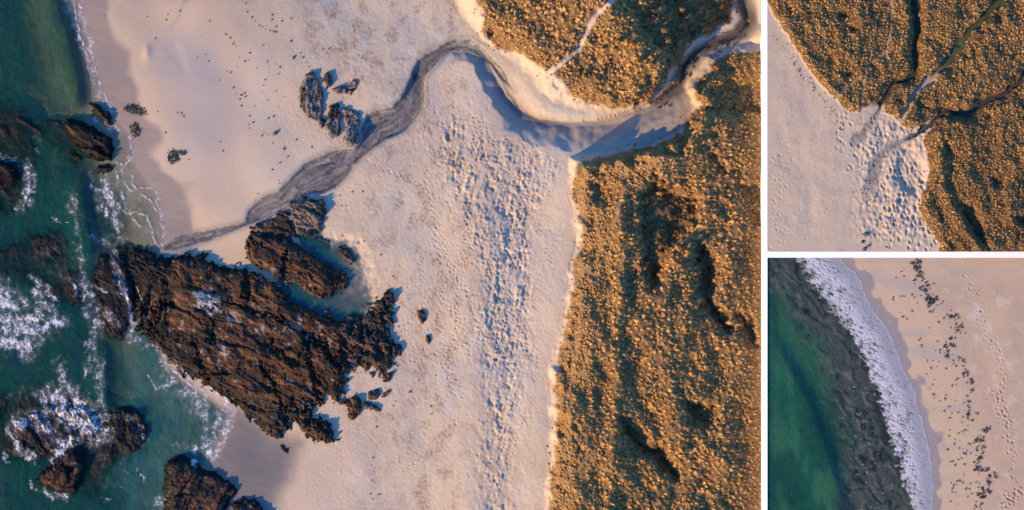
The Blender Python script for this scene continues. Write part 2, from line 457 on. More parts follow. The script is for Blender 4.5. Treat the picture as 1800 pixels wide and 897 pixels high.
# dents (footprints)
def dents(n, fx, depth, rad):
    cnt = 0
    while cnt < n:
        m = 4 * n
        cx = rng.uniform(-30, 1330, m); cy = rng.uniform(-30, 930, m)
        p = fx(cx, cy); ok = rng.random(m) < p
        for a, b in zip(cx[ok], cy[ok]):
            if cnt >= n: break
            cnt += 1
            r = rng.uniform(*rad); dpt = rng.uniform(*depth); el = rng.uniform(1.0, 1.8); an = rng.normal(0.15, 0.5)
            i0 = int((a - xs[0]) / STEP); j0 = int((b - ys[0]) / STEP); q = int(r * 3 / STEP) + 2
            i_, i2 = max(0, i0 - q), min(len(xs), i0 + q + 1); j_, j2 = max(0, j0 - q), min(len(ys), j0 + q + 1)
            if i2 <= i_ or j2 <= j_: continue
            lx = X[j_:j2, i_:i2] - a; ly = Y[j_:j2, i_:i2] - b
            u = (lx * math.cos(an) + ly * math.sin(an)) / r; v = (-lx * math.sin(an) + ly * math.cos(an)) / (r * el)
            rr = u * u + v * v
            z[j_:j2, i_:i2] += dpt * (-np.exp(-rr * 1.6) + 0.16 * np.exp(-(np.sqrt(rr) - 1.35) ** 2 * 5))
F_trod = Field(X, Y, trod); F_clump = Field(X, Y, sstep(0.1, 0.6, fbm(X / 40, Y / 50, 3, 45))); F_dd = Field(X, Y, np.maximum(np.maximum(dd + 20, ds + 8), dv - 10)); F_dW = Field(X, Y, dW)
open_sand = lambda x, y: (F_dd(x, y) < 0) * (F_dW(x, y) > 150) * 1.0
dents(1500, lambda x, y: F_trod(x, y) * open_sand(x, y), (0.03, 0.10), (1.2, 2.6))
dents(1500, lambda x, y: open_sand(x, y) * sstep(400, 720, x) * (0.35 + F_clump(x, y)), (0.015, 0.06), (1.2, 2.4))
def stamp(a, b, r, dpt, el, an):
    i0 = int((a - xs[0]) / STEP); j0 = int((b - ys[0]) / STEP); q = int(r * 3 / STEP) + 2
    i_, i2 = max(0, i0 - q), min(len(xs), i0 + q + 1); j_, j2 = max(0, j0 - q), min(len(ys), j0 + q + 1)
    if i2 <= i_ or j2 <= j_: return
    lx = X[j_:j2, i_:i2] - a; ly = Y[j_:j2, i_:i2] - b
    u = (lx * math.cos(an) + ly * math.sin(an)) / (r * el); v = (-lx * math.sin(an) + ly * math.cos(an)) / r
    rr = u * u + v * v
    z[j_:j2, i_:i2] += dpt * (-np.exp(-rr * 1.6) + 0.18 * np.exp(-(np.sqrt(rr) - 1.35) ** 2 * 5))
for tr in range(64):                                     # walkers' trails, left and right foot by turns
    a, b = rng.uniform(780, 960), rng.uniform(215, 900); hd = rng.choice([-1, 1]) * math.pi / 2 + rng.normal(0, 0.35); depth_t = rng.uniform(0.05, 0.12)
    if tr > 50: a, b = rng.uniform(620, 800), rng.uniform(20, 880); depth_t = rng.uniform(0.03, 0.06)
    for st in range(rng.integers(18, 60)):
        hd += rng.normal(0, 0.10); a += 6.4 * math.cos(hd); b += 6.4 * math.sin(hd)
        if not (-30 < a < 985 and -30 < b < 930) or float(open_sand(a, b)) < 0.5: break
        sd_ = 1.9 if st % 2 else -1.9
        stamp(a - sd_ * math.sin(hd), b + sd_ * math.cos(hd), rng.uniform(1.3, 1.9), depth_t * rng.uniform(0.7, 1.2), 1.9, hd + rng.normal(0, 0.15))
F_z = Field(X, Y, z)

# --- colour (albedo only) and roughness
sandA = C3(0.425, 0.334, 0.234)
cols = np.broadcast_to(sandA, z.shape + (3,)).copy()
p1 = fbm(X / 95, Y / 120, 4, 71); p2 = fbm(X / 28, Y / 34, 4, 72)
cols = mixc(cols, C3(0.45, 0.368, 0.275), sstep(-0.1, 0.8, p1) * 0.8)
cols = mixc(cols, C3(0.375, 0.335, 0.275), sstep(0.0, 0.7, fbm(X / 130, Y / 150, 4, 88)) * 0.75)
patch_zone = np.exp(-((X - 740) / 120) ** 2) + np.exp(-(((X - 590) / 90) ** 2 + ((Y - 50) / 80) ** 2))
cols = mixc(cols, C3(0.27, 0.18, 0.115), np.clip(sstep(-0.1, 0.6, p2) * patch_zone * (0.25 + 0.9 * sstep(-0.2, 0.5, fbm(X / 5, Y / 6, 3, 85))), 0, 1))
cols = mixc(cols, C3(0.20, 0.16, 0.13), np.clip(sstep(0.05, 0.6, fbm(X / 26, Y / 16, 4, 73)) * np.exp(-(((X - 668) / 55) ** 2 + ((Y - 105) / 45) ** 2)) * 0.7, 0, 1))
cols = mixc(cols, C3(0.30, 0.22, 0.17), sstep(0.35, 0.8, fbm(X / 8, Y / 8, 3, 74)) * 0.25 * land)
foreshore = sstep(330, 60, dWz) * sstep(600, 380, X)
cols = mixc(cols, C3(0.42, 0.308, 0.204), foreshore * 0.85)                  # smooth firm foreshore
wetline = 52 + 16 * fbm(X / 70, Y / 70, 2, 75) - 25 * sstep(200, 300, Y) * sstep(330, 250, Y)
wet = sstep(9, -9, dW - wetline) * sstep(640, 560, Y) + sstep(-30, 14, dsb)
wet = np.clip(wet, 0, 1); bay_dark = sstep(-26, 22, dsb + 8 * fbm(X / 30, Y / 30, 3, 91))
streak = fbm((X * 0.97 + Y * 0.24) / 60, (Y * 0.97 - X * 0.24) / 7, 3, 76)
cols = mixc(cols, C3(0.21, 0.170, 0.142) * (1 + 0.10 * streak)[..., None], wet * 0.92)
cols = mixc(cols, C3(0.135, 0.122, 0.108) * (1 + 0.08 * streak)[..., None], bay_dark * 0.85)  # south bay sand darkened further
slope_shade = np.clip(np.exp(-((X - 352 - 10 * fbm(X / 60, Y / 60, 2, 87)) / 62) ** 2) * sstep(20, 110, Y) * sstep(420, 250, Y) * 0.75 + 0.5 * np.exp(-(((X - 300) / 28) ** 2 + ((Y - 95) / 45) ** 2)), 0, 0.9) * (1 - wet)
cols = mixc(cols, C3(0.285, 0.262, 0.250), slope_shade * 0.8)  # grey-blue slope shade painted into the upper beach colour
# stream bed: braided bars
inS = sstep(-1, 3, ds)
warp = 14 * fbm(X / 40, Y / 40, 2, 78)
ucoord = cs + warp; vcoord = cd * cside + 5 * fbm(cs / 28, cd * cside / 12, 3, 79)
br = ridged(ucoord / 46, vcoord / 6.5, 4, 80)
br2 = fbm(ucoord / 60, vcoord / 3.2, 4, 81)
scol = C3(0.165, 0.150, 0.132) * (0.86 + 0.8 * br2)[..., None]
scol = mixc(scol, C3(0.065, 0.06, 0.062), sstep(0.70, 0.93, br))
scol = mixc(scol, C3(0.27, 0.235, 0.205), sstep(0.30, 0.75, fbm(ucoord / 50, vcoord / 9, 3, 82)) * 0.8)
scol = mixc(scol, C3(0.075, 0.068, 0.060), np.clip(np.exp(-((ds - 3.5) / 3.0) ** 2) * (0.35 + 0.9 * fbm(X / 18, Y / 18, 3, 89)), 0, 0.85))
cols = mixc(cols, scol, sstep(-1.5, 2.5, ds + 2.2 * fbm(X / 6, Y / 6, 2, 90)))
cols = mixc(cols, C3(0.24, 0.205, 0.17), sstep(-9, -1, ds) * sstep(3, 0, ds) * 0.65)
z += inS * (0.035 * br2 + 0.02 * br)
inV = sstep(6, 40, dv) * (1 - inS)
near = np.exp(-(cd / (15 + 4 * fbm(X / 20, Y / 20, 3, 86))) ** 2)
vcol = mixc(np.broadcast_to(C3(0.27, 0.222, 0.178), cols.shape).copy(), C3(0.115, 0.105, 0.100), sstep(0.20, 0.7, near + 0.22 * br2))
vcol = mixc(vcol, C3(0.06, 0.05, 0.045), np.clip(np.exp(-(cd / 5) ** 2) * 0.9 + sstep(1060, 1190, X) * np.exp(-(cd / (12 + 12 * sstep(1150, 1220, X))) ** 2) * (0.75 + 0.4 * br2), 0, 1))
inV = np.maximum(inV, sstep(-2, 8, dv) * sstep(1060, 1180, X) * sstep(6, -2, dd))
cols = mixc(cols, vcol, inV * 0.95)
# dune ground
dune_m = sstep(-2, 5, veg)
cols = mixc(cols, C3(0.41, 0.315, 0.225), sstep(-2, 5, dd) * 0.7)
dcol = mixc(np.broadcast_to(C3(0.13, 0.075, 0.032), cols.shape).copy(), C3(0.26, 0.15, 0.06), sstep(-0.2, 0.6, fbm(X / 7, Y / 7, 4, 83)))
dcol = mixc(dcol, C3(0.24, 0.145, 0.065), sstep(70, 45, veg) * sstep(250, 290, Y) * 0.8)
cols = mixc(cols, dcol, dune_m)
cols = mixc(cols, C3(0.42, 0.33, 0.26), path); cols = mixc(cols, C3(0.28, 0.17, 0.08), thin * 0.7)
# seabed
cols = mixc(cols, C3(0.22, 0.20, 0.13), sstep(0, -30, dW))
cols = mixc(cols, C3(0.20, 0.20, 0.17), sstep(-4, 8, dpool) * 0.7)
rough = 0.9 - 0.55 * np.clip(wet + inS * 0.8 + inV * near, 0, 1)

cm = cellmean(dW); cst = cellmean(ds); cvg = cellmean(veg); cpt = cellmean(path)
k_sea = cm < 0
k_str = (cst > 0) & ~k_sea
k_path = (cpt > 0.5) & ~k_sea & ~k_str
k_dune = (cvg > 0) & ~k_sea & ~k_str & ~k_path
k_bea = ~(k_sea | k_str | k_path | k_dune)
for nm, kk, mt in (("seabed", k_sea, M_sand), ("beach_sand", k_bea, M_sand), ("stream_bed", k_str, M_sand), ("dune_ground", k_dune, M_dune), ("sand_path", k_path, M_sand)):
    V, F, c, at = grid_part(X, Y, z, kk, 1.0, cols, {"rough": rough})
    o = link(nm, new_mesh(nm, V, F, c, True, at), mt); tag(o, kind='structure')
F_z = Field(X, Y, z)

# ------------------------------------------------------------------ rocks
ROCKS = []          # height fields of every rock, for draping foam
def rock(name, label, poly, h, base=None, step=1.5, strike=25, seed=1, dark=0.0, craggy=1.0, prof=18, mat=None, cell=(30, 11), parts=0, group=None, cat='rock', wetline_z=0.25, tint=(0.062, 0.028, 0.014), zoff=0.0, ragged=1.0, strike2=None, mask2=None, cuts=(), patches=(), broken=()):
    px = [p[0] for p in poly]; py = [p[1] for p in poly]
    mg = 8 + 9 * max(0, ragged - 0.5)
    gx = np.arange(min(px) - mg, max(px) + mg, step); gy = np.arange(min(py) - mg, max(py) + mg, step)
    GX, GY = np.meshgrid(gx, gy)
    rg = ragged
    sx = GX + rg * (4.5 * fbm(GX / 13, GY / 13, 3, seed) + 2.0 * fbm(GX / 4, GY / 4, 2, seed + 1)); sy = GY + rg * (4.5 * fbm(GX / 13, GY / 13, 3, seed + 2) + 2.0 * fbm(GX / 4, GY / 4, 2, seed + 3))
    sd = sdpoly(poly, sx, sy)
    ground = F_z(GX, GY) if base is None else np.full(GX.shape, float(base))
    def strata(ang, sd_):
        a = R(ang); U = GX * math.cos(a) + GY * math.sin(a); W = -GX * math.sin(a) + GY * math.cos(a)
        wu = U + 10 * fbm(U / 30, W / 30, 3, sd_ + 4); ww = W + 7 * fbm(U / 45, W / 22, 4, sd_ + 5)
        f1, f2, ra, rb, ox, oy, idb = worley(wu / (cell[0] * 2.2), ww / (cell[1] * 2.2), sd_ + 6)
        g1, g2, sa, sb, px_, py_, _ = worley(wu / cell[0], ww / cell[1], sd_ + 7)
        h1, h2, ta, tb, qx, qy, _ = worley(wu / (cell[0] * 0.3), ww / (cell[1] * 0.5), sd_ + 8)
        rel = 0.34 * (ra - 0.5) + 0.62 * (rb - 0.5) * oy + 0.40 * (ra - 0.6) * ox
        rel = rel + 0.16 * (sa - 0.5) + 0.30 * (sb - 0.4) * py_ + 0.10 * (ta - 0.5) * sa + 0.14 * (tb - 0.4) * qy * sa
        rel = rel - 0.10 * sstep(0.07, 0.0, g2 - g1) * (sb > 0.6) - 0.10 * sstep(0.05, 0.0, f2 - f1) * (ra > 0.5)
        rel = rel + (0.05 + 0.26 * sstep(-0.2, 0.6, fbm(wu / 70, ww / 40, 2, sd_ + 20))) * (ridged(wu / 40, ww / 7, 4, sd_ + 9) - 0.62)
        band = fbm(wu / 70, ww / 9, 4, sd_ + 12)
        return rel, band, g2 - g1, idb
    rel, band, crack, idb = strata(strike, seed)
    if mask2 is not None:
        r2, b2, c2, _ = strata(strike2, seed + 300)
        m2 = sstep(-12, 12, sdpoly(mask2, sx, sy))
        rel = lerp(rel, r2, m2); band = lerp(band, b2, m2); crack = lerp(crack, c2, m2)
    rel = 1.1 * rel + 0.22 * fbm(GX / 26, GY / 26, 3, seed + 21) + 0.20 * fbm(GX / 55, GY / 55, 2, seed + 22) + 0.09 * fbm(GX / 5.5, GY / 5.5, 4, seed + 10, 0.65)
    prf = np.clip(sd / prof, -1, 1.0); prf = np.where(prf > 0, 1 - (1 - prf) ** 2, prf * 2.2)
    inside = np.clip(sd / 6, 0, 1)
    zz = ground + zoff + h * prf + craggy * rel * (0.25 + 0.75 * inside) * min(1.0, 0.45 + h * 0.5)
    for line, w, dp in cuts:
        d_ = dline(line, sx, sy)[0]
        zz -= 1.25 * dp * sstep(w * 1.25, w * 0.3, d_) * sstep(-2, 6, sd)
    for pl, dp in broken:
        m_ = sstep(-10, 12, sdpoly(pl, sx, sy)); k_ = fbm(GX / 15, GY / 15, 4, seed + 31, 0.6)
        zz -= m_ * dp * sstep(-0.25, 0.35, k_)
    spot = fbm(GX / 9, GY / 9, 4, seed + 13)
    c = np.broadcast_to(np.array(tint), zz.shape + (3,)).copy()
    c = mixc(c, C3(0.16, 0.076, 0.033), sstep(0.05, 0.6, band + 0.3 * spot) * 0.7)
    c = mixc(c, C3(0.026, 0.019, 0.014), sstep(-0.05, 0.45, -band + 0.5 * spot) * 0.9)
    c = mixc(c, C3(0.12, 0.105, 0.085), sstep(0.3, 0.8, fbm(GX / 22, GY / 22, 4, seed + 14)) * 0.45)
    c = mixc(c, C3(0.06, 0.075, 0.025), sstep(0.5, 0.85, fbm(GX / 18, GY / 18, 3, seed + 16)) * 0.5)
    c = mixc(c, C3(0.020, 0.016, 0.013), sstep(0.0, 0.45, fbm(GX / 40, GY / 40, 4, seed + 34)) * 0.88)
    c = mixc(c, C3(0.24, 0.205, 0.18), sstep(0.32, 0.5, fbm(GX / 13, GY / 13, 3, seed + 35)) * sstep(0.02, -0.2, rel) * 0.7)
    c = c * (1 + 0.35 * fbm(GX / 3.5, GY / 3.5, 3, seed + 33))[..., None]
    kelp = np.clip(sstep(0.35, -0.05, zz - wetline_z - 0.35 + 0.4 * spot) + dark * (0.75 + 0.35 * spot), 0.96 if dark > 0.94 else 0, 1)
    c = mixc(c, C3(0.007, 0.006, 0.006), kelp)
    c = mixc(c, C3(0.020, 0.018, 0.017), sstep(0.10, 0.0, crack) * 0.5)
    for pl, cc, amt in patches:
        m_ = sstep(-5, 4, sdpoly(pl, sx, sy)) * sstep(-0.5, 0.2, spot + 0.15)
        c = mixc(c, np.array(cc), m_ * amt)
    c = np.clip(c, 0.004, 0.6)
    ROCKS.append((Field(GX, GY, zz), (gx[0], gx[-1], gy[0], gy[-1])))
    keep = cellmax(zz - ground) > -0.12
    cx = sum(px) / len(px); cy = sum(py) / len(py)
    wx0, wy0 = wxy(cx, cy); gz = float(F_z(cx, cy)) if base is None else float(base)
    org = (float(wx0), float(wy0), gz)
    m = mat or (M_wetrock if dark > 0.5 else M_rock)
    if not parts:
        V, F, cc, _ = grid_part(GX, GY, zz, keep, 1.0, c, None, org)
        o = link(name, new_mesh(name, V, F, cc, True), m, None, org)
        return tag(o, label, cat, group)
    root = bpy.data.objects.new(name, None); col_main.objects.link(root); root.location = org
    tag(root, label, cat, group)
    ci = cellmax(idb); ids, cnt = np.unique(ci[keep], return_counts=True)
    order = ids[np.argsort(-cnt)]
    big = list(order[:parts])
    for q in big:
        r = grid_part(GX, GY, zz, keep & (ci == q), 1.0, c, None, org)
        if r: link("rock_slab", new_mesh("rock_slab", r[0], r[1], r[2], True), m, root)
    rest = keep & ~np.isin(ci, big)
    r = grid_part(GX, GY, zz, rest, 1.0, c, None, org)
    if r: link("rock_rubble", new_mesh("rock_rubble", r[0], r[1], r[2], True), m, root)['kind'] = 'stuff'
    return root

P_out = [(222, 428), (240, 430), (262, 442), (275, 450), (300, 450), (335, 440), (358, 445), (375, 456), (395, 466), (412, 468), (428, 456), (432, 432), (440, 408), (456, 400), (478, 402), (502, 408), (520, 418), (536, 440), (560, 452), (585, 466), (618, 490), (604, 510), (582, 527),
         (555, 523), (520, 512), (502, 509), (515, 520), (535, 536), (560, 550), (600, 564), (632, 550), (655, 530), (680, 512), (695, 507), (698, 530), (690, 548), (698, 570), (684, 580), (704, 612), (706, 624), (688, 634), (700, 655), (680, 672), (660, 662), (640, 650), (618, 652), (606, 680), (622, 700), (632, 690), (655, 712), (640, 722), (622, 735), (612, 740),
         (600, 715), (578, 706), (560, 712), (552, 722), (576, 738), (592, 770), (578, 782), (556, 778), (530, 770), (512, 756), (500, 772), (478, 772), (462, 760), (445, 742), (418, 722), (400, 700), (375, 690), (345, 672), (320, 660), (297, 640), (282, 616), (262, 606), (240, 598), (234, 578), (236, 540), (232, 500), (222, 470)]
rock("rock_outcrop", "large layered brown rock outcrop between the stream mouth and the sea", P_out, 0.95, step=1.35, strike=27, seed=101, prof=26, parts=30, ragged=1.7,  cell=(46, 15), craggy=1.15,
     strike2=112, mask2=[(225, 500), (285, 495), (300, 560), (300, 640), (220, 640)],
     cuts=[([(428, 462), (462, 480), (498, 502), (560, 530), (600, 540)], 7, 0.7), ([(440, 470), (433, 500), (436, 520)], 9, 0.55), ([(505, 440), (496, 490)], 4, 0.5), ([(350, 545), (400, 530), (470, 552), (530, 580)], 3.5, 0.4), ([(500, 560), (560, 600), (590, 640)], 6, 0.5),
           ([(480, 600), (500, 630), (520, 640), (535, 620)], 5, 0.45), ([(380, 560), (368, 600)], 3, 0.35), ([(540, 590), (545, 640), (560, 690)], 6, 0.5), ([(262, 520), (250, 560), (244, 600)], 3, 0.4), ([(285, 530), (272, 575), (266, 610)], 3, 0.4), ([(272, 540), (262, 580), (256, 608)], 2.5, 0.4), ([(340, 600), (350, 640), (370, 680)], 3, 0.3), ([(460, 640), (490, 690), (500, 740)], 4, 0.4)],
     patches=[([(340, 520), (360, 512), (382, 525), (388, 545), (370, 552), (345, 540)], (0.30, 0.28, 0.27), 0.85), ([(385, 600), (400, 612), (398, 630), (385, 620)], (0.24, 0.22, 0.21), 0.7), ([(395, 550), (420, 548), (420, 568), (400, 570)], (0.22, 0.19, 0.17), 0.6),
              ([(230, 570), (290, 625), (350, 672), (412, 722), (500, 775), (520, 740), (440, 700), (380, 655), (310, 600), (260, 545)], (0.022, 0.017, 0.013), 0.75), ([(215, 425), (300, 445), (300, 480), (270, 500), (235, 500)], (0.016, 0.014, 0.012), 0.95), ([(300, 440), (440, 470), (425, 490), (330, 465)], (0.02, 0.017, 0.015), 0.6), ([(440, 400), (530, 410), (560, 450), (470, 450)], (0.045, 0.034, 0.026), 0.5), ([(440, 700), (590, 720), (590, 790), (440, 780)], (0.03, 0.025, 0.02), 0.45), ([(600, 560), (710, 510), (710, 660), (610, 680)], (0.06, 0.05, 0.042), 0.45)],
     broken=[([(600, 580), (660, 525), (705, 500), (710, 660), (610, 690), (590, 620)], 0.62), ([(500, 700), (600, 690), (660, 690), (600, 790), (480, 790)], 0.5), ([(300, 430), (440, 440), (420, 475), (330, 460)], 0.8), ([(435, 395), (520, 405), (545, 440), (450, 425)], 0.5)])
P_tip = [(170, 455), (190, 440), (208, 426), (224, 428), (226, 470), (238, 500), (238, 560), (226, 585), (212, 598), (190, 594), (178, 570), (168, 530), (160, 490)]
rock("rock_point", "black weed covered rock point at the seaward end of the brown outcrop", P_tip, 0.75, base=-0.25, strike=60, seed=131, dark=1.0, craggy=0.8)
rock("boulder_rock", "tall layered rock with dark shaded side, west end of the rocks above the stream", [(538, 130), (550, 127), (562, 140), (568, 178), (566, 205), (556, 215), (540, 205), (527, 190), (525, 165), (531, 145)], 0.5, tint=(0.15, 0.142, 0.138), ragged=0.8, craggy=1.5, strike=100, seed=141, prof=6, cell=(24, 5))
rock("boulder_rock", "small pointed rock beside the tall layered rock", [(572, 128), (585, 130), (584, 150), (574, 158), (566, 142)], 0.45, tint=(0.15, 0.142, 0.138), ragged=0.8, craggy=1.5, strike=80, seed=142, prof=5, cell=(12, 5))
rock("boulder_rock", "low curved rock with blue shadow on smooth sand above the stream", [(582, 157), (600, 151), (612, 149), (620, 140), (630, 142), (628, 158), (615, 168), (600, 164), (586, 163)], 0.42, tint=(0.15, 0.142, 0.138), ragged=0.8, craggy=1.5, strike=160, seed=143, prof=5, cell=(14, 5))
rock("boulder_rock", "ridged grey rock left of its twin at the edge of the stream bend", [(572, 225), (578, 186), (594, 181), (601, 205), (597, 236), (584, 244)], 0.42, tint=(0.15, 0.142, 0.138), ragged=0.7, craggy=1.4, strike=110, seed=144, prof=6, cell=(22, 5), step=1.2)
rock("boulder_rock", "ridged grey rock touching the stream, right of its twin", [(604, 191), (616, 192), (632, 200), (630, 226), (632, 250), (616, 257), (602, 250), (607, 220)], 0.45, tint=(0.15, 0.142, 0.138), ragged=0.7, craggy=1.4, strike=118, seed=152, prof=6, cell=(22, 5), step=1.2)
rock("boulder_rock", "low slab between the tall layered rock and the ridged twins", [(556, 206), (566, 205), (572, 214), (568, 226), (560, 220)], 0.35, tint=(0.11, 0.10, 0.095), ragged=0.6, strike=100, seed=153, prof=5, cell=(12, 4), step=1.2)
rock("boulder_rock", "square rock with sunlit ledges between the stream and the outcrop", [(510, 358), (524, 348), (550, 347), (573, 362), (571, 388), (561, 414), (540, 420), (518, 412), (506, 398), (504, 376)], 0.65, tint=(0.125, 0.108, 0.095), ragged=1.5, craggy=1.5, strike=22, seed=145, prof=12, cell=(18, 6))
rock("boulder_rock", "low dark weedy ledge filling the gap between the outcrop and the stream", [(438, 404), (452, 392), (470, 386), (492, 384), (508, 388), (520, 402), (522, 416), (500, 420), (478, 412), (456, 410)], 0.5, strike=26, seed=154, prof=8, step=1.3, tint=(0.05, 0.036, 0.027), cell=(24, 8))
rock("boulder_rock", "dark weedy ledge in the blue shade north of the pool slab", [(540, 424), (556, 416), (572, 420), (580, 434), (572, 446), (552, 444)], 0.4, strike=26, seed=155, prof=7, step=1.3, tint=(0.05, 0.036, 0.027), cell=(20, 7))
rock("boulder_rock", "low broken rock in wet sand beside the stream mouth", [(485, 378), (500, 370), (512, 376), (514, 392), (498, 402), (482, 396)], 0.5, strike=30, seed=146, prof=8)
rock("boulder_rock", "low brown rock in the sand inlet at the southern tip of the outcrop", [(486, 780), (492, 782), (503, 790), (509, 798), (500, 797), (490, 788)], 0.35, strike=35, seed=147, prof=5, step=1.2)
rock("boulder_rock", "small dark rock below the eastern arm of the outcrop", [(616, 700), (626, 690), (634, 706), (632, 728), (618, 740), (610, 728)], 0.6, strike=60, seed=148, prof=8, step=1.2)
rock("boulder_rock", "dark wedge rock standing alone on the beach east of the outcrop", [(734, 546), (742, 543), (749, 552), (748, 566), (741, 571), (736, 560)], 0.5, strike=70, seed=149, prof=6, step=1.2, ragged=0.4)
rock("boulder_rock", "small oval rock half sunk in the beach south of the wedge rock", [(748, 590), (755, 590), (757, 600), (753, 605), (748, 600)], 0.4, strike=70, seed=150, prof=5, step=1.2, ragged=0.3)
rock("boulder_rock", "low dark rock with pointed shadow near the outcrop's eastern arm", [(672, 692), (682, 685), (688, 688), (682, 696), (675, 700)], 0.5, strike=20, seed=151, prof=5, step=1.2, ragged=0.3)
for lab, pl, hh, sd_ in (("low weedy rock in the blue shade at the north end of the tide pool", [(590, 436), (606, 430), (620, 444), (624, 462), (612, 466), (600, 452)], 0.35, 171),
                         ("dark boulder standing in the middle of the tide pool", [(566, 545), (574, 541), (580, 549), (573, 556)], 0.45, 172),
                         ("pair-sized dark rock at the southern shore of the tide pool", [(606, 556), (622, 548), (630, 560), (616, 572), (604, 568)], 0.45, 173),
                         ("broken grey rock between the tide pool and the eastern arm of the outcrop", [(640, 566), (652, 560), (662, 572), (655, 586), (642, 584)], 0.5, 174),
                         ("small ragged rock at the sandy gap south of the eastern arm", [(648, 690), (664, 684), (672, 694), (660, 704), (648, 702)], 0.4, 175),
                         ("long low rock lying off the south east corner of the outcrop", [(640, 706), (660, 712), (668, 722), (650, 724), (638, 716)], 0.38, 176),
                         ("dark rock tooth on the sand right of the eastern arm", [(690, 606), (702, 604), (708, 616), (700, 626), (690, 620)], 0.55, 177)):
    rock("boulder_rock", lab, pl, hh, strike=30, seed=sd_, prof=6, step=1.2, ragged=0.8, tint=(0.07, 0.058, 0.05), cell=(14, 5))
# sea rocks
rock("sea_rock", "dark weedy rock at the surf edge nearest the seaweed patches", [(152, 178), (165, 180), (180, 190), (195, 205), (197, 222), (182, 222), (166, 206), (156, 193)], 0.95, base=-0.2, strike=45, seed=161, dark=0.75, prof=12)
rock("sea_rock", "large brown topped sea rock with sunlit seaward edge", [(112, 208), (140, 211), (165, 226), (193, 243), (203, 264), (194, 281), (170, 281), (150, 274), (132, 260), (120, 244), (106, 226)], 1.15, base=-0.2, strike=30, seed=162, dark=0.32, prof=16)
rock("sea_rock", "small black rock in the wash behind the large brown topped rock", [(168, 290), (184, 286), (198, 292), (196, 303), (180, 305), (168, 301)], 0.5, base=-0.25, strike=10, seed=163, dark=1, prof=8)
rock("sea_rock", "brown rock cut by the picture edge with foam along one side", [(-70, 280), (5, 282), (28, 298), (36, 318), (20, 332), (0, 336), (-70, 340)], 0.85, base=-0.2, strike=15, seed=164, dark=0.5, prof=14)
rock("sea_rock", "round black rock with kelp fringe beside the foam covered rock", [(200, 722), (222, 713), (245, 722), (259, 748), (256, 780), (236, 798), (210, 798), (196, 775), (190, 745)], 0.85, base=-0.2, strike=70, seed=165, dark=0.95, prof=14)
rock("sea_rock", "low dark rock awash under white foam", [(12, 750), (40, 730), (75, 710), (115, 700), (160, 715), (182, 745), (170, 780), (130, 785), (95, 800), (50, 806), (18, 790)], 0.75, base=-0.3, strike=55, seed=166, dark=0.6, prof=18)
rock("sea_rock", "wedge shaped brown rock with sunlit grooves in dark water", [(58, 848), (75, 828), (98, 806), (125, 788), (148, 800), (146, 830), (138, 858), (128, 870), (105, 872), (82, 860)], 1.2, base=-0.25, strike=128, seed=167, dark=0.22, prof=13)
rock("sea_rock", "dark ridged rock at the bay mouth with brown slab face", [(286, 820), (298, 806), (318, 800), (338, 806), (352, 824), (380, 830), (402, 846), (420, 862), (408, 880), (395, 905), (400, 960), (280, 960), (284, 860)], 1.1, base=-0.1, strike=125, seed=168, dark=0.55, prof=16)
rock("sea_rock", "low black rock on wet sand at the lower picture edge", [(408, 886), (430, 876), (448, 880), (466, 893), (470, 960), (405, 960)], 1.0, base=0.3, strike=30, seed=169, dark=0.8, prof=14)
# reefs just under the surface
for i, (lab, poly) in enumerate([
    ("kelp reef under dark water around the brown topped sea rock", [(-70, 168), (20, 170), (45, 185), (62, 206), (110, 205), (135, 225), (150, 265), (145, 290), (125, 300), (100, 268), (72, 250), (62, 290), (60, 350), (20, 378), (-70, 385)]),
    ("black kelp reef between the two foam patches", [(-70, 440), (20, 420), (60, 402), (110, 398), (136, 425), (148, 470), (156, 520), (125, 548), (80, 532), (50, 505), (20, 495), (-70, 500)]),
    ("kelp reef around the rocks at the lower picture corner", [(-70, 690), (30, 685), (90, 668), (150, 690), (190, 705), (270, 735), (262, 790), (235, 808), (188, 830), (180, 880), (140, 885), (120, 800), (60, 815), (-70, 820)])]):
    rock("kelp_reef", lab, poly, 1.15, base=-1.30, strike=40 + 30 * i, seed=181 + i, dark=1.0, prof=20, craggy=0.9, cat='reef', step=2.0, ragged=3.0, mat=M_wetrock)

def rock_top(x, y):
    out = np.full(np.shape(x), -9.0)
    for f, (a, b, c, d) in ROCKS:
        m = (x > a) & (x < b) & (y > c) & (y < d)
        if m.any():
            out[m] = np.maximum(out[m], f(x[m], y[m]))
    return out

# ------------------------------------------------------------------ the sea
def swell(x, y, lines):
    h = np.zeros(np.shape(x))
    for P, amp, wl, wr in lines:
        d, a, s = dline(P, x, y)
        t = d * -s                       # positive on the landward side of a line drawn downwards
        tot = sum(math.hypot(q[0] - p[0], q[1] - p[1]) for p, q in zip(P[:-1], P[1:]))
        taper = sstep(0, 40, a) * sstep(0, 40, tot - a + 0.01)
        h += amp * taper * np.where(t > 0, np.exp(-(t / wr) ** 2), np.exp(-(t / wl) ** 2))
    return h
SW_A = [([(70, -60), (92, 0), (112, 50), (124, 100), (133, 150), (138, 205)], 0.70, 34, 13),
        ([(132, 285), (140, 340), (150, 400), (158, 440), (165, 480)], 0.70, 36, 14),
        ([(172, 585), (180, 640), (182, 700), (186, 735)], 0.6, 30, 14),
        ([(172, 330), (186, 370), (205, 400)], 0.15, 10, 6), ([(188, 320), (206, 365), (220, 395)], 0.14, 8, 6), ([(-40, 640), (30, 600), (95, 560)], 0.2, 20, 12)]
wst = 2.0
gx = np.arange(-57, 415, wst); gy = np.arange(-57, 955, wst)
GX, GY = np.meshgrid(gx, gy)
gz = F_z(GX, GY)
chop = 0.05 * fbm(GX / 9, GY / 13, 3, 201) + 0.035 * ridged(GX / 5, GY / 6, 2, 202) + 0.10 * fbm(GX / 50, GY / 70, 2, 203)
dWs = F_dW(GX, GY)
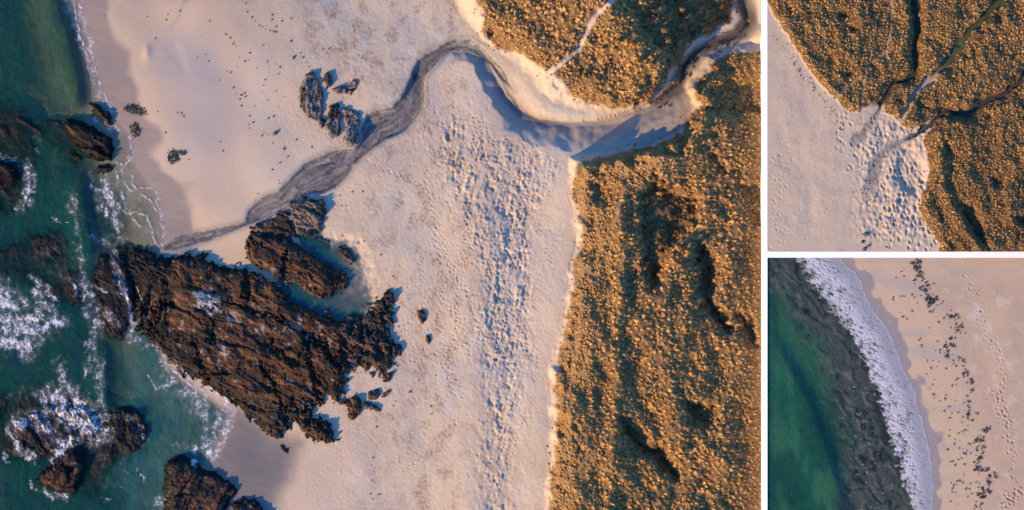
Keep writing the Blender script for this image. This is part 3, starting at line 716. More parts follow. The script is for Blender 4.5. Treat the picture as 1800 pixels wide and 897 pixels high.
calm = sstep(5, -40, dWs)
wz = 0.02 + calm * (chop + swell(GX, GY, SW_A))
rz = np.maximum(gz, rock_top(GX, GY))
depth = np.clip(wz - rz, 0, 5)
dep_bed = np.clip(-gz, 0, 5)
wcol = np.broadcast_to(C3(0.006, 0.040, 0.029), GX.shape + (3,)).copy()
wcol = mixc(wcol, C3(0.036, 0.074, 0.036), np.clip(sstep(1.3, 0.25, dep_bed) * (0.6 + 0.5 * fbm(GX / 40, GY / 60, 3, 204)), 0, 1))
wcol = mixc(wcol, C3(0.004, 0.030, 0.038), sstep(0.0, 0.7, fbm(GX / 55, GY / 80, 3, 205)) * 0.6)
bayw = sstep(190, 240, GX) * sstep(570, 600, GY)
wcol = mixc(wcol, C3(0.030, 0.115, 0.105), bayw * (0.55 + 0.35 * fbm(GX / 25, GY / 35, 3, 206)))
alpha = np.clip(0.04 + 0.96 * (1 - np.exp(-depth * 1.5)), 0, 0.98)
alpha = np.maximum(alpha, bayw * 0.80 * sstep(-2, -24, dWs)); alpha = np.maximum(alpha, 0.85 * np.clip(swell(GX, GY, SW_A[:3]) * 4, 0, 1) * sstep(-6, -22, dWs))
alpha = alpha * sstep(-0.01, 0.03, wz - gz)
alpha_dbg = Field(GX, GY, alpha); col_dbg = Field(GX, GY, wcol[..., 1])
keep = (cellmax(wz - gz) > -0.02) & (cellmean(dWs) < 14)
V, F, c, at = grid_part(GX, GY, wz, keep, 1.0, wcol, {"alpha": alpha})
tag(link("sea_water", new_mesh("sea_water", V, F, c, True, at), M_water), kind='structure')
F_w = Field(GX, GY, wz)

# ------------------------------------------------------------------ foam
def lace(x, y, seed, sc=8.0):
    wx = x + 0.7 * sc * fbm(x / sc, y / sc, 2, seed); wy = y + 0.7 * sc * fbm(x / sc, y / sc, 2, seed + 1)
    f1, f2, *_ = worley(wx / sc, wy / sc, seed + 2)
    g1, g2, *_ = worley(wx / (sc * 0.45), wy / (sc * 0.45), seed + 3)
    return np.clip(1 - np.minimum((f2 - f1) * 1.5, (g2 - g1) * 1.5 + 0.25), 0, 1)      # 1 on the cell walls

FOAM_A = [  # (polyline, half width, density)
    ([(-20, 520), (20, 560), (50, 570)], 44, 0.78), ([(40, 585), (95, 565)], 24, 0.66), ([(0, 600), (45, 615)], 24, 0.68), ([(60, 515), (82, 545), (90, 575)], 12, 0.6),
    ([(110, 705), (140, 735), (165, 755)], 36, 0.78), ([(80, 700), (120, 740)], 28, 0.62), ([(30, 745), (60, 735), (95, 770)], 22, 0.55), ([(20, 760), (30, 795), (60, 805)], 10, 0.7), ([(130, 770), (95, 800)], 14, 0.8),
    ([(165, 600), (174, 640), (174, 690), (182, 740)], 11, 0.45), ([(100, 640), (112, 670), (125, 690)], 12, 0.55), ([(150, 600), (155, 630), (150, 660)], 7, 0.5),
    ([(122, 338), (128, 360), (136, 395), (138, 440), (143, 480)], 9, 0.42), ([(118, 360), (126, 372)], 5, 0.6), ([(90, 383), (98, 388)], 3, 0.7),
    ([(140, 490), (150, 510), (162, 540), (172, 572)], 13, 0.55), ([(128, 505), (145, 520)], 14, 0.6), ([(55, 488), (80, 510), (98, 528)], 7, 0.6), ([(150, 545), (168, 590)], 12, 0.5),
    ([(38, 285), (50, 310), (45, 345), (36, 365)], 13, 0.62), ([(0, 275), (40, 285)], 6, 0.5), ([(62, 230), (66, 265)], 4, 0.4),
    ([(122, 0), (126, 30), (134, 62), (146, 90), (160, 122), (170, 158), (180, 180)], 9, 0.46), ([(108, -20), (118, 20)], 9, 0.5), ([(140, 20), (152, 60), (158, 90)], 6, 0.55), ([(165, 160), (185, 182), (196, 200)], 5, 0.5),
    ([(165, 212), (185, 226), (205, 228)], 8, 0.5), ([(180, 318), (192, 350), (203, 365)], 13, 0.66), ([(175, 335), (190, 375), (206, 400)], 9, 0.7), ([(152, 300), (165, 340), (172, 370)], 6, 0.5), 
    ([(215, 300), (218, 330), (240, 350), (262, 345)], 14, 0.3), ([(205, 330), (230, 370), (262, 400), (270, 425)], 32, 0.26), ([(225, 280), (232, 262), (226, 240)], 5, 0.5), 
    ([(170, 420), (200, 430), (220, 420)], 18, 0.38), ([(200, 445), (205, 480), (215, 520)], 10, 0.5), ([(215, 500), (225, 540), (230, 575), (228, 600)], 7, 0.6), ([(160, 500), (185, 515)], 4, 0.5), ([(185, 550), (205, 570)], 12, 0.45),
    ([(226, 590), (252, 606), (272, 610), (285, 630), (305, 652), (345, 682), (410, 724)], 12, 0.5), ([(350, 690), (385, 700), (405, 730)], 20, 0.55), ([(400, 735), (388, 770), (375, 800)], 11, 0.65), ([(360, 790), (372, 808)], 10, 0.8), ([(300, 660), (340, 700), (380, 740), (370, 790)], 30, 0.52), ([(340, 790), (340, 815)], 8, 0.7), ([(275, 680), (300, 675), (312, 668)], 4, 0.6),
    ([(75, 868), (95, 872), (115, 878)], 8, 0.6), ([(5, 800), (12, 812)], 4, 0.7), ([(268, 890), (280, 880), (280, 905)], 9, 0.7), ([(50, 850), (58, 862)], 5, 0.5), ([(180, 880), (190, 878)], 3, 0.6), ([(240, 825), (250, 850)], 3, 0.6), ([(300, 780), (330, 785)], 7, 0.4),
    ([(90, 430), (70, 455)], 20, 0.22), ([(100, 480), (140, 490)], 25, 0.25), ([(170, 760), (180, 850)], 22, 0.22), ([(205, 850), (215, 800)], 22, 0.18), ([(10, 700), (60, 690)], 20, 0.25), ([(225, 735), (245, 750), (250, 775)], 7, 0.5),
]
fst = 1.4
gx = np.arange(-30, 415, fst); gy = np.arange(-30, 930, fst)
GX, GY = np.meshgrid(gx, gy)
dens = np.zeros(GX.shape)
rag = 9 * fbm(GX / 16, GY / 16, 4, 221, 0.6); rag2 = 9 * fbm(GX / 16, GY / 16, 4, 222, 0.6); brk = np.clip(0.75 + 0.75 * fbm(GX / 14, GY / 18, 3, 223), 0.1, 1.1)
for P, w, dn in FOAM_A:
    m_ = w * 1.6 + 10
    out = dl_box(P, GX + rag, GY + rag2, m_ + 10)
    dens = np.maximum(dens, dn * sstep(w * 1.5, w * 0.1, out) * brk)
nz = np.maximum(lace(GX, GY, 230, 12.0), 0.9 * lace(GX + 40, GY, 240, 6.0) * (dens > 0.45)) * 0.78 + 0.22 * (0.5 + 0.5 * fbm(GX / 5, GY / 5, 3, 231))
foam_m = nz - (0.96 - 0.54 * dens)
thinl = np.zeros(GX.shape)
for P, w in (([(226, 240), (231, 252), (231, 266), (226, 281), (214, 289), (203, 286)], 1.6), ([(236, 331), (250, 330), (261, 328), (270, 334), (276, 343), (273, 354), (276, 362), (282, 376), (287, 393), (285, 412), (282, 430)], 2.0),
             ([(238, 339), (251, 345), (262, 352), (270, 366), (280, 380), (283, 400)], 1.8), ([(222, 373), (240, 374), (256, 380), (262, 398), (266, 416), (274, 430)], 1.8), ([(214, 300), (216, 320), (226, 334), (240, 340)], 1.6), ([(204, 345), (208, 365), (222, 376)], 1.5), ([(228, 300), (230, 320), (236, 331)], 1.2),
             ([(200, 300), (207, 330), (214, 352), (222, 372), (238, 392), (248, 402)], 2.0), ([(176, 336), (188, 352), (200, 376), (206, 402)], 3.0), ([(262, 560), (255, 545), (238, 505)], 1.2), ([(258, 660), (272, 686), (283, 684), (300, 672), (306, 664)], 1.6), ([(410, 722), (404, 742), (394, 766), (382, 790), (371, 812)], 3.0), ([(300, 650), (330, 676), (362, 690), (408, 722)], 2.5),
             ([(138, 0), (143, 30), (150, 60), (158, 90), (168, 125), (178, 160), (192, 190)], 2.2), ([(126, -20), (131, 30), (138, 65), (150, 95)], 2.0)):
    d_ = dl_box(P, GX + rag * 0.5, GY + rag * 0.4, 20)
    thinl = np.maximum(thinl, sstep(w * 1.5, w * 0.3, d_) * (0.55 + 0.6 * fbm(GX / 7, GY / 7, 2, 233)))
foam_m = np.maximum(foam_m, 0.22 * np.clip(thinl, 0, 1) - 0.05); dens = np.maximum(dens, 0.75 * np.clip(thinl, 0, 1))
fz = np.maximum(F_w(GX, GY), np.maximum(F_z(GX, GY), rock_top(GX, GY))) + 0.025 + 0.05 * np.clip(foam_m, 0, 1) + 0.035 * dens * fbm(GX / 3.0, GY / 3.0, 2, 232)
in_sea = (cellmean(F_dW(GX, GY)) < 10)
keep = (cellmean(dens) > 0.05) & in_sea
V, F, c, at = grid_part(GX, GY, fz, keep, 1.0, None, {"alpha": np.clip(0.13 * sstep(0.05, 0.6, dens) + sstep(-0.03, 0.24, foam_m) * (0.50 + 0.5 * dens), 0, 0.97)})
tag(link("sea_foam", new_mesh("sea_foam", V, F, np.broadcast_to(C3(0.58, 0.58, 0.59), (len(V), 3)), True, at), M_foam), "white lacy foam around the rocks and along the shore", "foam", kind='stuff')

# tide pool water
def flat_water(name, poly, zlev, colr, al, step=3.0, thr=0.0):
    px = [p[0] for p in poly]; py = [p[1] for p in poly]
    gx, gy = np.meshgrid(np.arange(min(px) - 14, max(px) + 14, step), np.arange(min(py) - 14, max(py) + 14, step))
    sd = sdpoly(poly, gx, gy)
    zz = np.full(gx.shape, zlev) + 0.006 * fbm(gx / 6, gy / 6, 2, 5)
    dpt = np.clip(zlev - F_z(gx, gy), 0, 3)
    keep = (cellmean(sd) > -12) & (cellmax(zz - F_z(gx, gy)) > 0)
    r = grid_part(gx, gy, zz, keep, 1.0, np.broadcast_to(np.array(colr), gx.shape + (3,)), {"alpha": np.clip(al * (1 - np.exp(-dpt * 5)), 0.02, 1)})
    if r: tag(link(name, new_mesh(name, r[0], r[1], r[2], True, r[3]), M_water), kind='structure')
zp = float(F_z(590, 540)) + 0.28
flat_water("tide_pool_water", P_pool, zp, (0.006, 0.060, 0.068), 0.93)

# ------------------------------------------------------------------ marram grass
def grass_mesh(name, pts, k=1.0, blades=40, hgt=(0.08, 0.17), rad=(0.30, 0.56), bw=0.05, colf=None, wind=(500, 620), seed=1):
    """pts: (px, py, z, size, tint).  Every blade is a narrow two-triangle leaf of its own."""
    r = np.random.default_rng(seed)
    n = len(pts); P = np.asarray(pts)
    wx, wy = wxy(P[:, 0], P[:, 1], k)
    N = n * blades
    cx = np.repeat(wx, blades); cy = np.repeat(wy, blades); cz = np.repeat(P[:, 2], blades); sz = np.repeat(P[:, 3], blades); ti = np.repeat(P[:, 4], blades)
    an = r.uniform(0, 2 * math.pi, N); sp = np.sqrt(r.random(N))
    rr = r.uniform(*rad, N) * sz * (0.25 + 0.75 * sp)
    hh = r.uniform(*hgt, N) * sz * (1.05 - 0.55 * sp)
    b0 = 0.30 * rr
    dx = np.cos(an); dy = np.sin(an)
    comb = np.arctan2(-(P[:, 1] - wind[1]), P[:, 0] - wind[0]) + r.normal(0, 0.22, n)          # the wind off the sea combs the grass inland
    lv1 = r.uniform(0.12, 0.36, n)
    LX, LY = np.cos(comb) * lv1, np.sin(comb) * lv1
    lx = np.repeat(LX, blades) * sz * r.uniform(0.4, 1.5, N); ly = np.repeat(LY, blades) * sz * r.uniform(0.4, 1.5, N)
    base = np.stack([cx + dx * b0 * 0.7, cy + dy * b0 * 0.7, cz - 0.05 * sz], -1)
    mid = np.stack([cx + dx * rr * 0.55 + lx * 0.4, cy + dy * rr * 0.55 + ly * 0.4, cz + hh * 0.72], -1)
    tip = np.stack([cx + dx * rr * 1.05 + lx, cy + dy * rr * 1.05 + ly, cz + hh], -1)
    tw = an + math.pi / 2 + r.normal(0, 0.5, N)
    wv = np.stack([np.cos(tw), np.sin(tw), r.normal(0, 0.25, N)], -1) * (bw * sz * r.uniform(0.7, 1.5, N))[:, None]
    V = np.stack([base, mid - wv, mid + wv, tip], 1)
    i = np.arange(N) * 4
    F = np.stack([np.stack([i, i + 1, i + 2], -1), np.stack([i + 1, i + 3, i + 2], -1)], 1)
    # wind every leaf so that it faces up
    for q, (p0, p1, p2) in enumerate(((0, 1, 2), (1, 3, 2))):
        nzf = (V[:, p1, 0] - V[:, p0, 0]) * (V[:, p2, 1] - V[:, p0, 1]) - (V[:, p1, 1] - V[:, p0, 1]) * (V[:, p2, 0] - V[:, p0, 0])
        fl = nzf < 0
        F[fl, q] = F[fl, q][:, ::-1]
    F = F.reshape(-1, 3)
    # leaves of a tussock share the rounded shading of the whole clump
    cen = np.stack([cx, cy, cz], -1)[:, None, :]
    Nn = (V - cen) / (0.45 * sz)[:, None, None] * 0.75 + r.normal(0, 0.22, (N, 4, 3))
    Nn[..., 2] = np.maximum(Nn[..., 2], 0.0) + 0.12
    Nn /= np.linalg.norm(Nn, axis=-1, keepdims=True) + 1e-9
    j = np.repeat(r.random(n), blades) * 0.7 + 0.3 * r.random(N)
    straw = C3(0.62, 0.35, 0.115); gold = C3(0.48, 0.24, 0.066); dark_leaf_shade = C3(0.034, 0.024, 0.012)  # last tone: dark leaves, and the shade painted into the hollows
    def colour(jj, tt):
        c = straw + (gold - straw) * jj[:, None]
        return c + (dark_leaf_shade - c) * np.clip(tt, 0, 1)[:, None]
    c = np.repeat(colour(j, ti + r.normal(0, 0.08, N))[:, None, :], 4, axis=1); c *= r.uniform(0.55, 1.15, (N, 1, 1)); c[:, 0] *= 0.6  # blade bases darkened, painted shade between the tussocks
    # the dense heart of each tussock: a leaning, ragged mound
    K = 6; th = np.arange(K) * 2 * math.pi / K
    sz1 = P[:, 3]; R1 = 0.5 * (rad[0] + rad[1]) * sz1 * 0.66; H1 = hgt[1] * sz1 * r.uniform(0.55, 0.95, n)
    el = r.uniform(1.0, 1.6, n); ea = comb; ce, se = np.cos(ea)[:, None], np.sin(ea)[:, None]
    def ring(f, hz, lf):
        rr_ = R1[:, None] * f * r.uniform(0.55, 1.35, (n, K))
        u, v = np.cos(th) * rr_ * el[:, None], np.sin(th) * rr_ / el[:, None]
        return np.stack([wx[:, None] + u * ce - v * se + lf * (0.6 * LX * sz1)[:, None], wy[:, None] + u * se + v * ce + lf * (0.6 * LY * sz1)[:, None], (P[:, 2] + hz)[:, None] + r.normal(0, 0.045, (n, K)) * sz1[:, None]], -1)
    top = np.stack([wx + 0.9 * LX * sz1, wy + 0.9 * LY * sz1, P[:, 2] + H1], -1)[:, None, :]
    D = np.concatenate([ring(1.0, -0.05 * sz1, 0), ring(0.80, 0.55 * H1, 0.5), ring(0.42, 0.90 * H1, 1.2), top], 1)       # n, 3K+1, 3
    q = np.arange(K); q1 = (q + 1) % K
    fq = []
    for lv in range(2):
        fq += [np.stack([lv * K + q, lv * K + q1, (lv + 1) * K + q1], -1), np.stack([lv * K + q, (lv + 1) * K + q1, (lv + 1) * K + q], -1)]
    fq.append(np.stack([2 * K + q, 2 * K + q1, np.full(K, 3 * K)], -1))
    fq = np.concatenate(fq)
    M = 3 * K + 1
    FD = (fq[None] + (np.arange(n) * M)[:, None, None]).reshape(-1, 3) + N * 4
    ND = D - np.stack([wx, wy, P[:, 2] - 0.10 * sz1], -1)[:, None, :]
    ND = ND + r.normal(0, 0.10, ND.shape) * sz1[:, None, None]
    ND[..., 2] = np.maximum(ND[..., 2], 0.02) * 0.55
    ND /= np.linalg.norm(ND, axis=-1, keepdims=True) + 1e-9
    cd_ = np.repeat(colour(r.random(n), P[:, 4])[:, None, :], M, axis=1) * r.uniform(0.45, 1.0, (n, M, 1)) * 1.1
    cd_[:, :K] *= 0.6  # lowest ring darkened likewise, shade painted toward the ground
    me = new_mesh(name, np.concatenate([V.reshape(-1, 3), D.reshape(-1, 3)]), np.concatenate([F, FD]), np.concatenate([c.reshape(-1, 3), cd_.reshape(-1, 3)]), True)
    me.normals_split_custom_set_from_vertices(np.concatenate([Nn.reshape(-1, 3), ND.reshape(-1, 3)]).tolist())
    return me

def scatter(x0, x1, y0, y1, sp, jitter=0.9):
    gx, gy = np.meshgrid(np.arange(x0, x1, sp), np.arange(y0, y1, sp * 0.88))
    gx = gx + (np.arange(gx.shape[0]) % 2)[:, None] * sp * 0.5
    n = gx.size
    return gx.ravel() + rng.uniform(-0.5, 0.5, n) * sp * jitter, gy.ravel() + rng.uniform(-0.5, 0.5, n) * sp * jitter

F_veg = Field(X, Y, veg); F_path = Field(X, Y, np.maximum(path, thin)); 
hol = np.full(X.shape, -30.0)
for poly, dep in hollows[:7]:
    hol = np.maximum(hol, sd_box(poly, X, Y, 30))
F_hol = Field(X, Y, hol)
# tussocks stand closest on the fore-dune and wider apart behind it
parts_ = []
for sp, inner in ((5.0, False), (7.4, True)):
    gxs, gys = scatter(770, 1336, -55, 952, sp)
    vg = F_veg(gxs, gys); pth = F_path(gxs, gys)
    zone = sstep(50, 75, vg + 14 * fbm(gxs / 30, gys / 30, 2, 305)) * (gys > 270) + sstep(18, 34, vg) * (gys <= 270)
    vg = vg + 9 * fbm(gxs / 11, gys / 14, 3, 306) + 5 * fbm(gxs / 40, gys / 50, 2, 307) - 1
    zone = zone if inner else 1 - zone
    dens_n = fbm(gxs / 26, gys / 26, 3, 301)
    ok = (pth < 0.4) & (rng.random(len(gxs)) < zone) & (rng.random(len(gxs)) < np.clip(0.94 + 0.55 * dens_n, 0, 1) * np.clip(np.where(vg > 0, 0.34 + vg / 18, 0.26 + vg / 45), 0, 1))
    gxs, gys, vg = gxs[ok], gys[ok], vg[ok]
    size = np.clip((0.76 if inner else 0.54) + (0.24 if inner else 0.16) * rng.normal(size=len(gxs)), 0.3, 1.4)
    size *= 0.65 + 0.35 * sstep(-2, 16, vg); size *= 1 - 0.35 * sstep(1339 - 45, 1339 - 8, gxs)
    tint = np.clip(0.04 + 0.12 * rng.normal(size=len(gxs)) + 0.55 * sstep(0, 14, F_hol(gxs, gys)) + 0.12 * fbm(gxs / 60, gys / 60, 3, 303), 0, 0.95)  # random variation, plus shade painted into the grass of the hollows
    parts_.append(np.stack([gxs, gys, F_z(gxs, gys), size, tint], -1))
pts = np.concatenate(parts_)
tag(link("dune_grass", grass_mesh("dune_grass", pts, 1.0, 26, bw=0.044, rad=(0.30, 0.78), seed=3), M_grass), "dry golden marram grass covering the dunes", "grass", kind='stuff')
# bright tussocks that rise out of the shaded hollows
for (a, b) in [(1163, 58), (1170, 76), (1190, 78), (1173, 110), (1206, 30), (1223, 65), (1108, 82), (1083, 78), (1140, 118), (1120, 112), (1158, 340), (1159, 322), (1171, 328), (1191, 437), (1205, 442), (1196, 20)]:
    z0 = float(F_z(a, b)); wx0, wy0 = wxy(a, b)
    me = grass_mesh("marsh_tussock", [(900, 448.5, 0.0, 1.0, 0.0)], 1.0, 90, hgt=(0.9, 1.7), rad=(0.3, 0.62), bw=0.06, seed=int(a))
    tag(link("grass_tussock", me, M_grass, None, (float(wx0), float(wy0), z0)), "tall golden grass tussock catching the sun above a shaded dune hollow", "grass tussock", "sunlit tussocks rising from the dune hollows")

# ------------------------------------------------------------------ stones and seaweed
def stone_mesh(seed, flat=0.55):
    bm = bmesh.new(); bmesh.ops.create_icosphere(bm, subdivisions=2, radius=1.0)
    r = random.Random(seed); off = [r.uniform(0, 50) for _ in range(3)]
    from mathutils import noise
    for v in bm.verts:
        n = v.co.normalized()
        q = n + Vector(off)
        d = 1 + 0.45 * noise.noise(q * 1.1) + 0.18 * noise.noise(q * 2.9)
        v.co = Vector((n.x * d, n.y * d * 0.75, n.z * d * flat))
    me = bpy.data.meshes.new("stone"); bm.to_mesh(me); bm.free()
    n = len(me.vertices)
    a = me.color_attributes.new("Col", 'FLOAT_COLOR', 'POINT')
    t = 0.6 + 0.5 * r.random()
    a.data.foreach_set("color", np.tile(np.array([0.11 * t, 0.095 * t, 0.085 * t, 1], f32), n))
    return me
STONES = [stone_mesh(s) for s in range(6)]
def weed_mesh(seed, n=34, spread=1.0, elong=1.0, w=0.10):
    """a heap of curling kelp ribbons (unit radius)."""
    r = np.random.default_rng(seed); V = []; F = []
    for q in range(n):
        a = r.uniform(0, 2 * math.pi); rr = spread * math.sqrt(r.random()) * (0.62 if q else 0.0)
        x, y, zz = rr * math.cos(a) * elong, rr * math.sin(a), 0.06 + 0.28 * r.random() * (1 - rr * 0.7)
        h = r.uniform(0, 2 * math.pi); L = r.uniform(0.25, 0.6); ww = w * r.uniform(0.7, 1.6); b = len(V)
        for s in range(4):
            t = s / 3; k_ = ww * (1 - 0.7 * abs(t - 0.4))
            V.append((x - math.sin(h) * k_, y + math.cos(h) * k_, zz)); V.append((x + math.sin(h) * k_, y - math.cos(h) * k_, zz + r.normal(0, 0.05)))
            x += math.cos(h) * L / 3 ; y += math.sin(h) * L / 3; zz = max(0.02, zz + r.normal(0, 0.06)); h += r.normal(0, 0.5)
        for s in range(3):
            F.append((b + 2 * s, b + 2 * s + 2, b + 2 * s + 3, b + 2 * s + 1))
    t = 0.7 + 0.6 * r.random()
    return new_mesh("seaweed", np.array(V), np.array(F), np.broadcast_to(C3(0.030, 0.024, 0.020) * t, (len(V), 3)), False)
WEEDS = [weed_mesh(900 + s, n=16) for s in range(8)]

def put(me, name, mat, px, py, sz, label, cat, group, k=1.0, zf=None, zs=1.0, rot=None, lift=0.0):
    wx0, wy0 = wxy(px, py, k)
    o = link(name, me, mat, None, (float(wx0), float(wy0), float(zf(px, py)) + lift))
    o.rotation_euler = (0, 0, random.uniform(0, 6.28) if rot is None else rot)
    o.scale = (sz, sz * random.uniform(0.75, 1.1), sz * zs)
    return tag(o, label, cat, group)

def where_A(x, y):
    if math.hypot(x - 560, y - 190) < 85: return "near the grey rocks above the stream"
    if y > 640: return "on the lower beach south east of the outcrop"
    if x > 640 and y > 400: return "on the dry beach east of the outcrop"
    if x > 560 and y > 310: return "between the stream and the tide pool"
    if x < 350: return "on the smooth foreshore near the surf"
    if y < 70: return "high on the beach at the upper picture edge"
    if y < 135: return "along the curving wrack line of the upper beach"
    if y < 225: return "on open sand between wrack line and grey rocks"
    return "on the sand bank just north of the stream"
def size_word(v, a, b):
    return "tiny" if v < a else ("large" if v > b else "middling")
# four seaweed patches on the foreshore, each one thing
def patch(px, py, rx, ry, ang, seed, label, n=160):
    r = np.random.default_rng(seed); V = []; F = []
    ca, sa = math.cos(R(ang)), math.sin(R(ang))
    for q in range(n):
        a = r.uniform(0, 2 * math.pi); rr = r.random() ** 0.6
        lx, ly = rr * math.cos(a) * rx, rr * math.sin(a) * ry
        x = (lx * ca - ly * sa) * S; y = (lx * sa + ly * ca) * S
        zz = 0.05 + 0.22 * r.random() * (1.1 - rr); h = r.normal(R(60), 0.7); L = r.uniform(0.25, 0.55); ww = r.uniform(0.035, 0.075); b = len(V)
        for s in range(4):
            k_ = ww * (1 - 0.6 * abs(s / 3 - 0.4))
            V.append((x - math.sin(h) * k_, y + math.cos(h) * k_, zz)); V.append((x + math.sin(h) * k_, y - math.cos(h) * k_, zz + r.normal(0, 0.03)))
            x += math.cos(h) * L / 3; y += math.sin(h) * L / 3; zz = max(0.02, zz + r.normal(0, 0.05)); h += r.normal(0, 0.4)
        for s in range(3):
            F.append((b + 2 * s, b + 2 * s + 2, b + 2 * s + 3, b + 2 * s + 1))
    wx0, wy0 = wxy(px, py)
    me = new_mesh("seaweed_patch", np.array(V), np.array(F), C3(0.032, 0.026, 0.022) * r.uniform(0.5, 1.7, (len(V), 1)), False)
    tag(link("seaweed_patch", me, M_weed, None, (float(wx0), float(wy0), float(F_z(px, py)))), label, "seaweed")
patch(237, 195, 24, 7, -12, 1, "longest dark seaweed patch on the peach sand nearest the surf edge rock", 190)
patch(235, 229, 10, 13, 20, 2, "upright dark seaweed patch on the sand beside the large sea rock", 130)
patch(303, 276, 10, 14, -30, 3, "dark seaweed patch farthest from the water on smooth sand", 140)
patch(319, 271, 7, 3.5, 10, 4, "small dark seaweed scrap right beside the farthest patch", 30)

stones = [(367, 36), (395, 60), (345, 100), (360, 95), (366, 107), (384, 141), (423, 186), (444, 216), (437, 226), (477, 26), (476, 35), (484, 48), (495, 37), (510, 32), (515, 101), (528, 94), (533, 102), (537, 110), (543, 117), (548, 125), (511, 73), (461, 80), (439, 93),
          (567, 86), (577, 86), (636, 103), (659, 52), (470, 237), (478, 252), (497, 260), (547, 258), (492, 286), (479, 299), (489, 318), (490, 323), (453, 340), (386, 250), (390, 266), (620, 338), (637, 337), (596, 343), (600, 362), (607, 362), (463, 232),
          (671, 697), (720, 688), (691, 714), (688, 738), (696, 706), (724, 690), (640, 425), (630, 427), (690, 485), (668, 448), (573, 420), (600, 415), (735, 670), (662, 750), (655, 805), (653, 845), (655, 880), (650, 870), (665, 870), (765, 660), (752, 580), (700, 575), (757, 714), (758, 728),
          (420, 175), (429, 163), (424, 168), (431, 171), (446, 187), (437, 203), (480, 205), (435, 220), (520, 245), (470, 208), (460, 240), (275, 196), (311, 198), (318, 200), (322, 204), (290, 234), (330, 281), (256, 28), (293, 24), (290, 35), (315, 18), (271, 68), (500, 262), (505, 275)]
for i, (a, b) in enumerate(stones):
    big = (a, b) in ((483, 235), (444, 216), (484, 48), (515, 101), (671, 697), (720, 688))
    sv = 0.72 * random.uniform(0.10, 0.2) * (1.8 if big else 1); wA = where_A(a, b)
    put(STONES[i % 6], "beach_stone", M_stone, a + rng.uniform(-1, 1), b + rng.uniform(-1, 1), sv, size_word(sv, 0.097, 0.133) + " dark stone lying " + wA, "stone", "stones " + wA, zf=F_z, zs=1.3, lift=0.03)
put(STONES[1], "beach_stone", M_stone, 483, 235, 0.38, "largest dark stone standing alone on the beach above the stream", "stone", None, zf=F_z, zs=1.5)
# wrack line crumbs on the upper beach
wr = [(431, 5), (434, 20), (442, 30), (448, 36), (455, 44), (460, 47), (466, 51), (474, 54), (480, 55), (485, 56), (397, 60), (404, 66), (410, 75), (414, 80), (409, 78), (420, 100), (436, 106), (430, 107), (416, 116), (399, 125), (405, 127), (410, 153), (414, 165), (450, 120), (470, 108), (492, 118), (490, 130), (466, 140), (463, 150), (460, 163), (470, 176), (500, 170), (485, 160)]
for i, (a, b) in enumerate(wr):
    put(WEEDS[i % 8], "seaweed_scrap", M_weed, a, b, random.uniform(0.12, 0.24), "tiny seaweed scrap in the thin wrack line curving across the upper beach", "seaweed", "seaweed scraps in the upper beach wrack line", zf=F_z)
# dark weed lying in the upper stream
for i in range(46):
    t = rng.uniform(0, 1); a = 1195 + t * 120 + rng.normal(0, 6); b = 122 - t * 72 + rng.normal(0, 8)
    if i < 12: a, b = 1210 + rng.normal(0, 9), 122 + rng.normal(0, 8)
    if i > 38: a, b = 1120 + rng.uniform(0, 60), 182 - rng.uniform(-8, 14)
    put(WEEDS[i % 8], "seaweed_heap", M_weed, a, b, random.uniform(0.25, 0.6), "dark seaweed heap washed up in the upper stream between the dunes", "seaweed", "seaweed heaps in the upper stream", zf=F_z)

# ================================================================== PANELS B and C stand level with the white border
ZD = 4.9
KD = (HC + ZB - ZD) / HC
# white border strip: one T shaped board, standing on the sheet below
def box_mesh(name, boxes):
    bm = bmesh.new()
    for (x0, x1, y0, y1, z0, z1) in boxes:
        a = wxy(x0, y1, KD); b = wxy(x1, y0, KD)
        vs = [bm.verts.new((x, y, zz)) for zz in (z0, z1) for x, y in ((a[0], a[1]), (b[0], a[1]), (b[0], b[1]), (a[0], b[1]))]
        for f in ((3, 2, 1, 0), (4, 5, 6, 7), (0, 1, 5, 4), (1, 2, 6, 5), (2, 3, 7, 6), (3, 0, 4, 7)):
            bm.faces.new([vs[i] for i in f])
    me = bpy.data.meshes.new(name); bm.to_mesh(me); bm.free(); return me
tag(link("white_border_board", box_mesh("white_border_board", [(1339.2, 1349.0, -60, 958, -5, ZD), (1349.0, 1870, 442.6, 453.0, -5, ZD - 0.003)]), M_board), kind='structure')
g = bpy.data.meshes.new("ground"); g.from_pydata([(-3000, -3000, -5), (3000, -3000, -5), (3000, 3000, -5), (-3000, 3000, -5)], [], [(0, 1, 2, 3)])
tag(link("ground", g, M_board), kind='structure')

# ------------------------------------------------------------------ PANEL B : wider view of the dunes
bst = 1.5
bx = np.arange(1349.0, 1857, bst); by = np.linspace(-57, 442.6, int(499 / bst))
bx = np.linspace(1349.0, 1349 + (len(bx) - 1) * (by[1] - by[0]), len(bx))
X, Y = np.meshgrid(bx, by)
WX = X + 3.0 * fbm(X / 14, Y / 14, 3, 403); WY = Y + 3.0 * fbm(X / 14 + 50, Y / 14, 3, 404)
B_vn = [(1325, -60), (1340, -15), (1352, 12), (1362, 30), (1380, 58), (1400, 88), (1420, 122), (1440, 148), (1456, 165), (1470, 174), (1482, 190), (1500, 197), (1518, 193), (1534, 182), (1550, 168), (1560, 150), (1575, 137), (1600, 132), (1606, 122), (1605, 70), (1608, 45), (1602, 0), (1602, -60)]
B_vm = [(1618, -60), (1618, 10), (1616, 40), (1614, 70), (1614, 120), (1608, 138), (1580, 148), (1566, 162), (1556, 180), (1552, 198), (1568, 205), (1580, 218), (1600, 228), (1625, 220), (1645, 204), (1660, 188), (1690, 192), (1705, 194), (1722, 172), (1760, 160), (1785, 140), (1800, 118), (1860, 100), (1860, -60)]
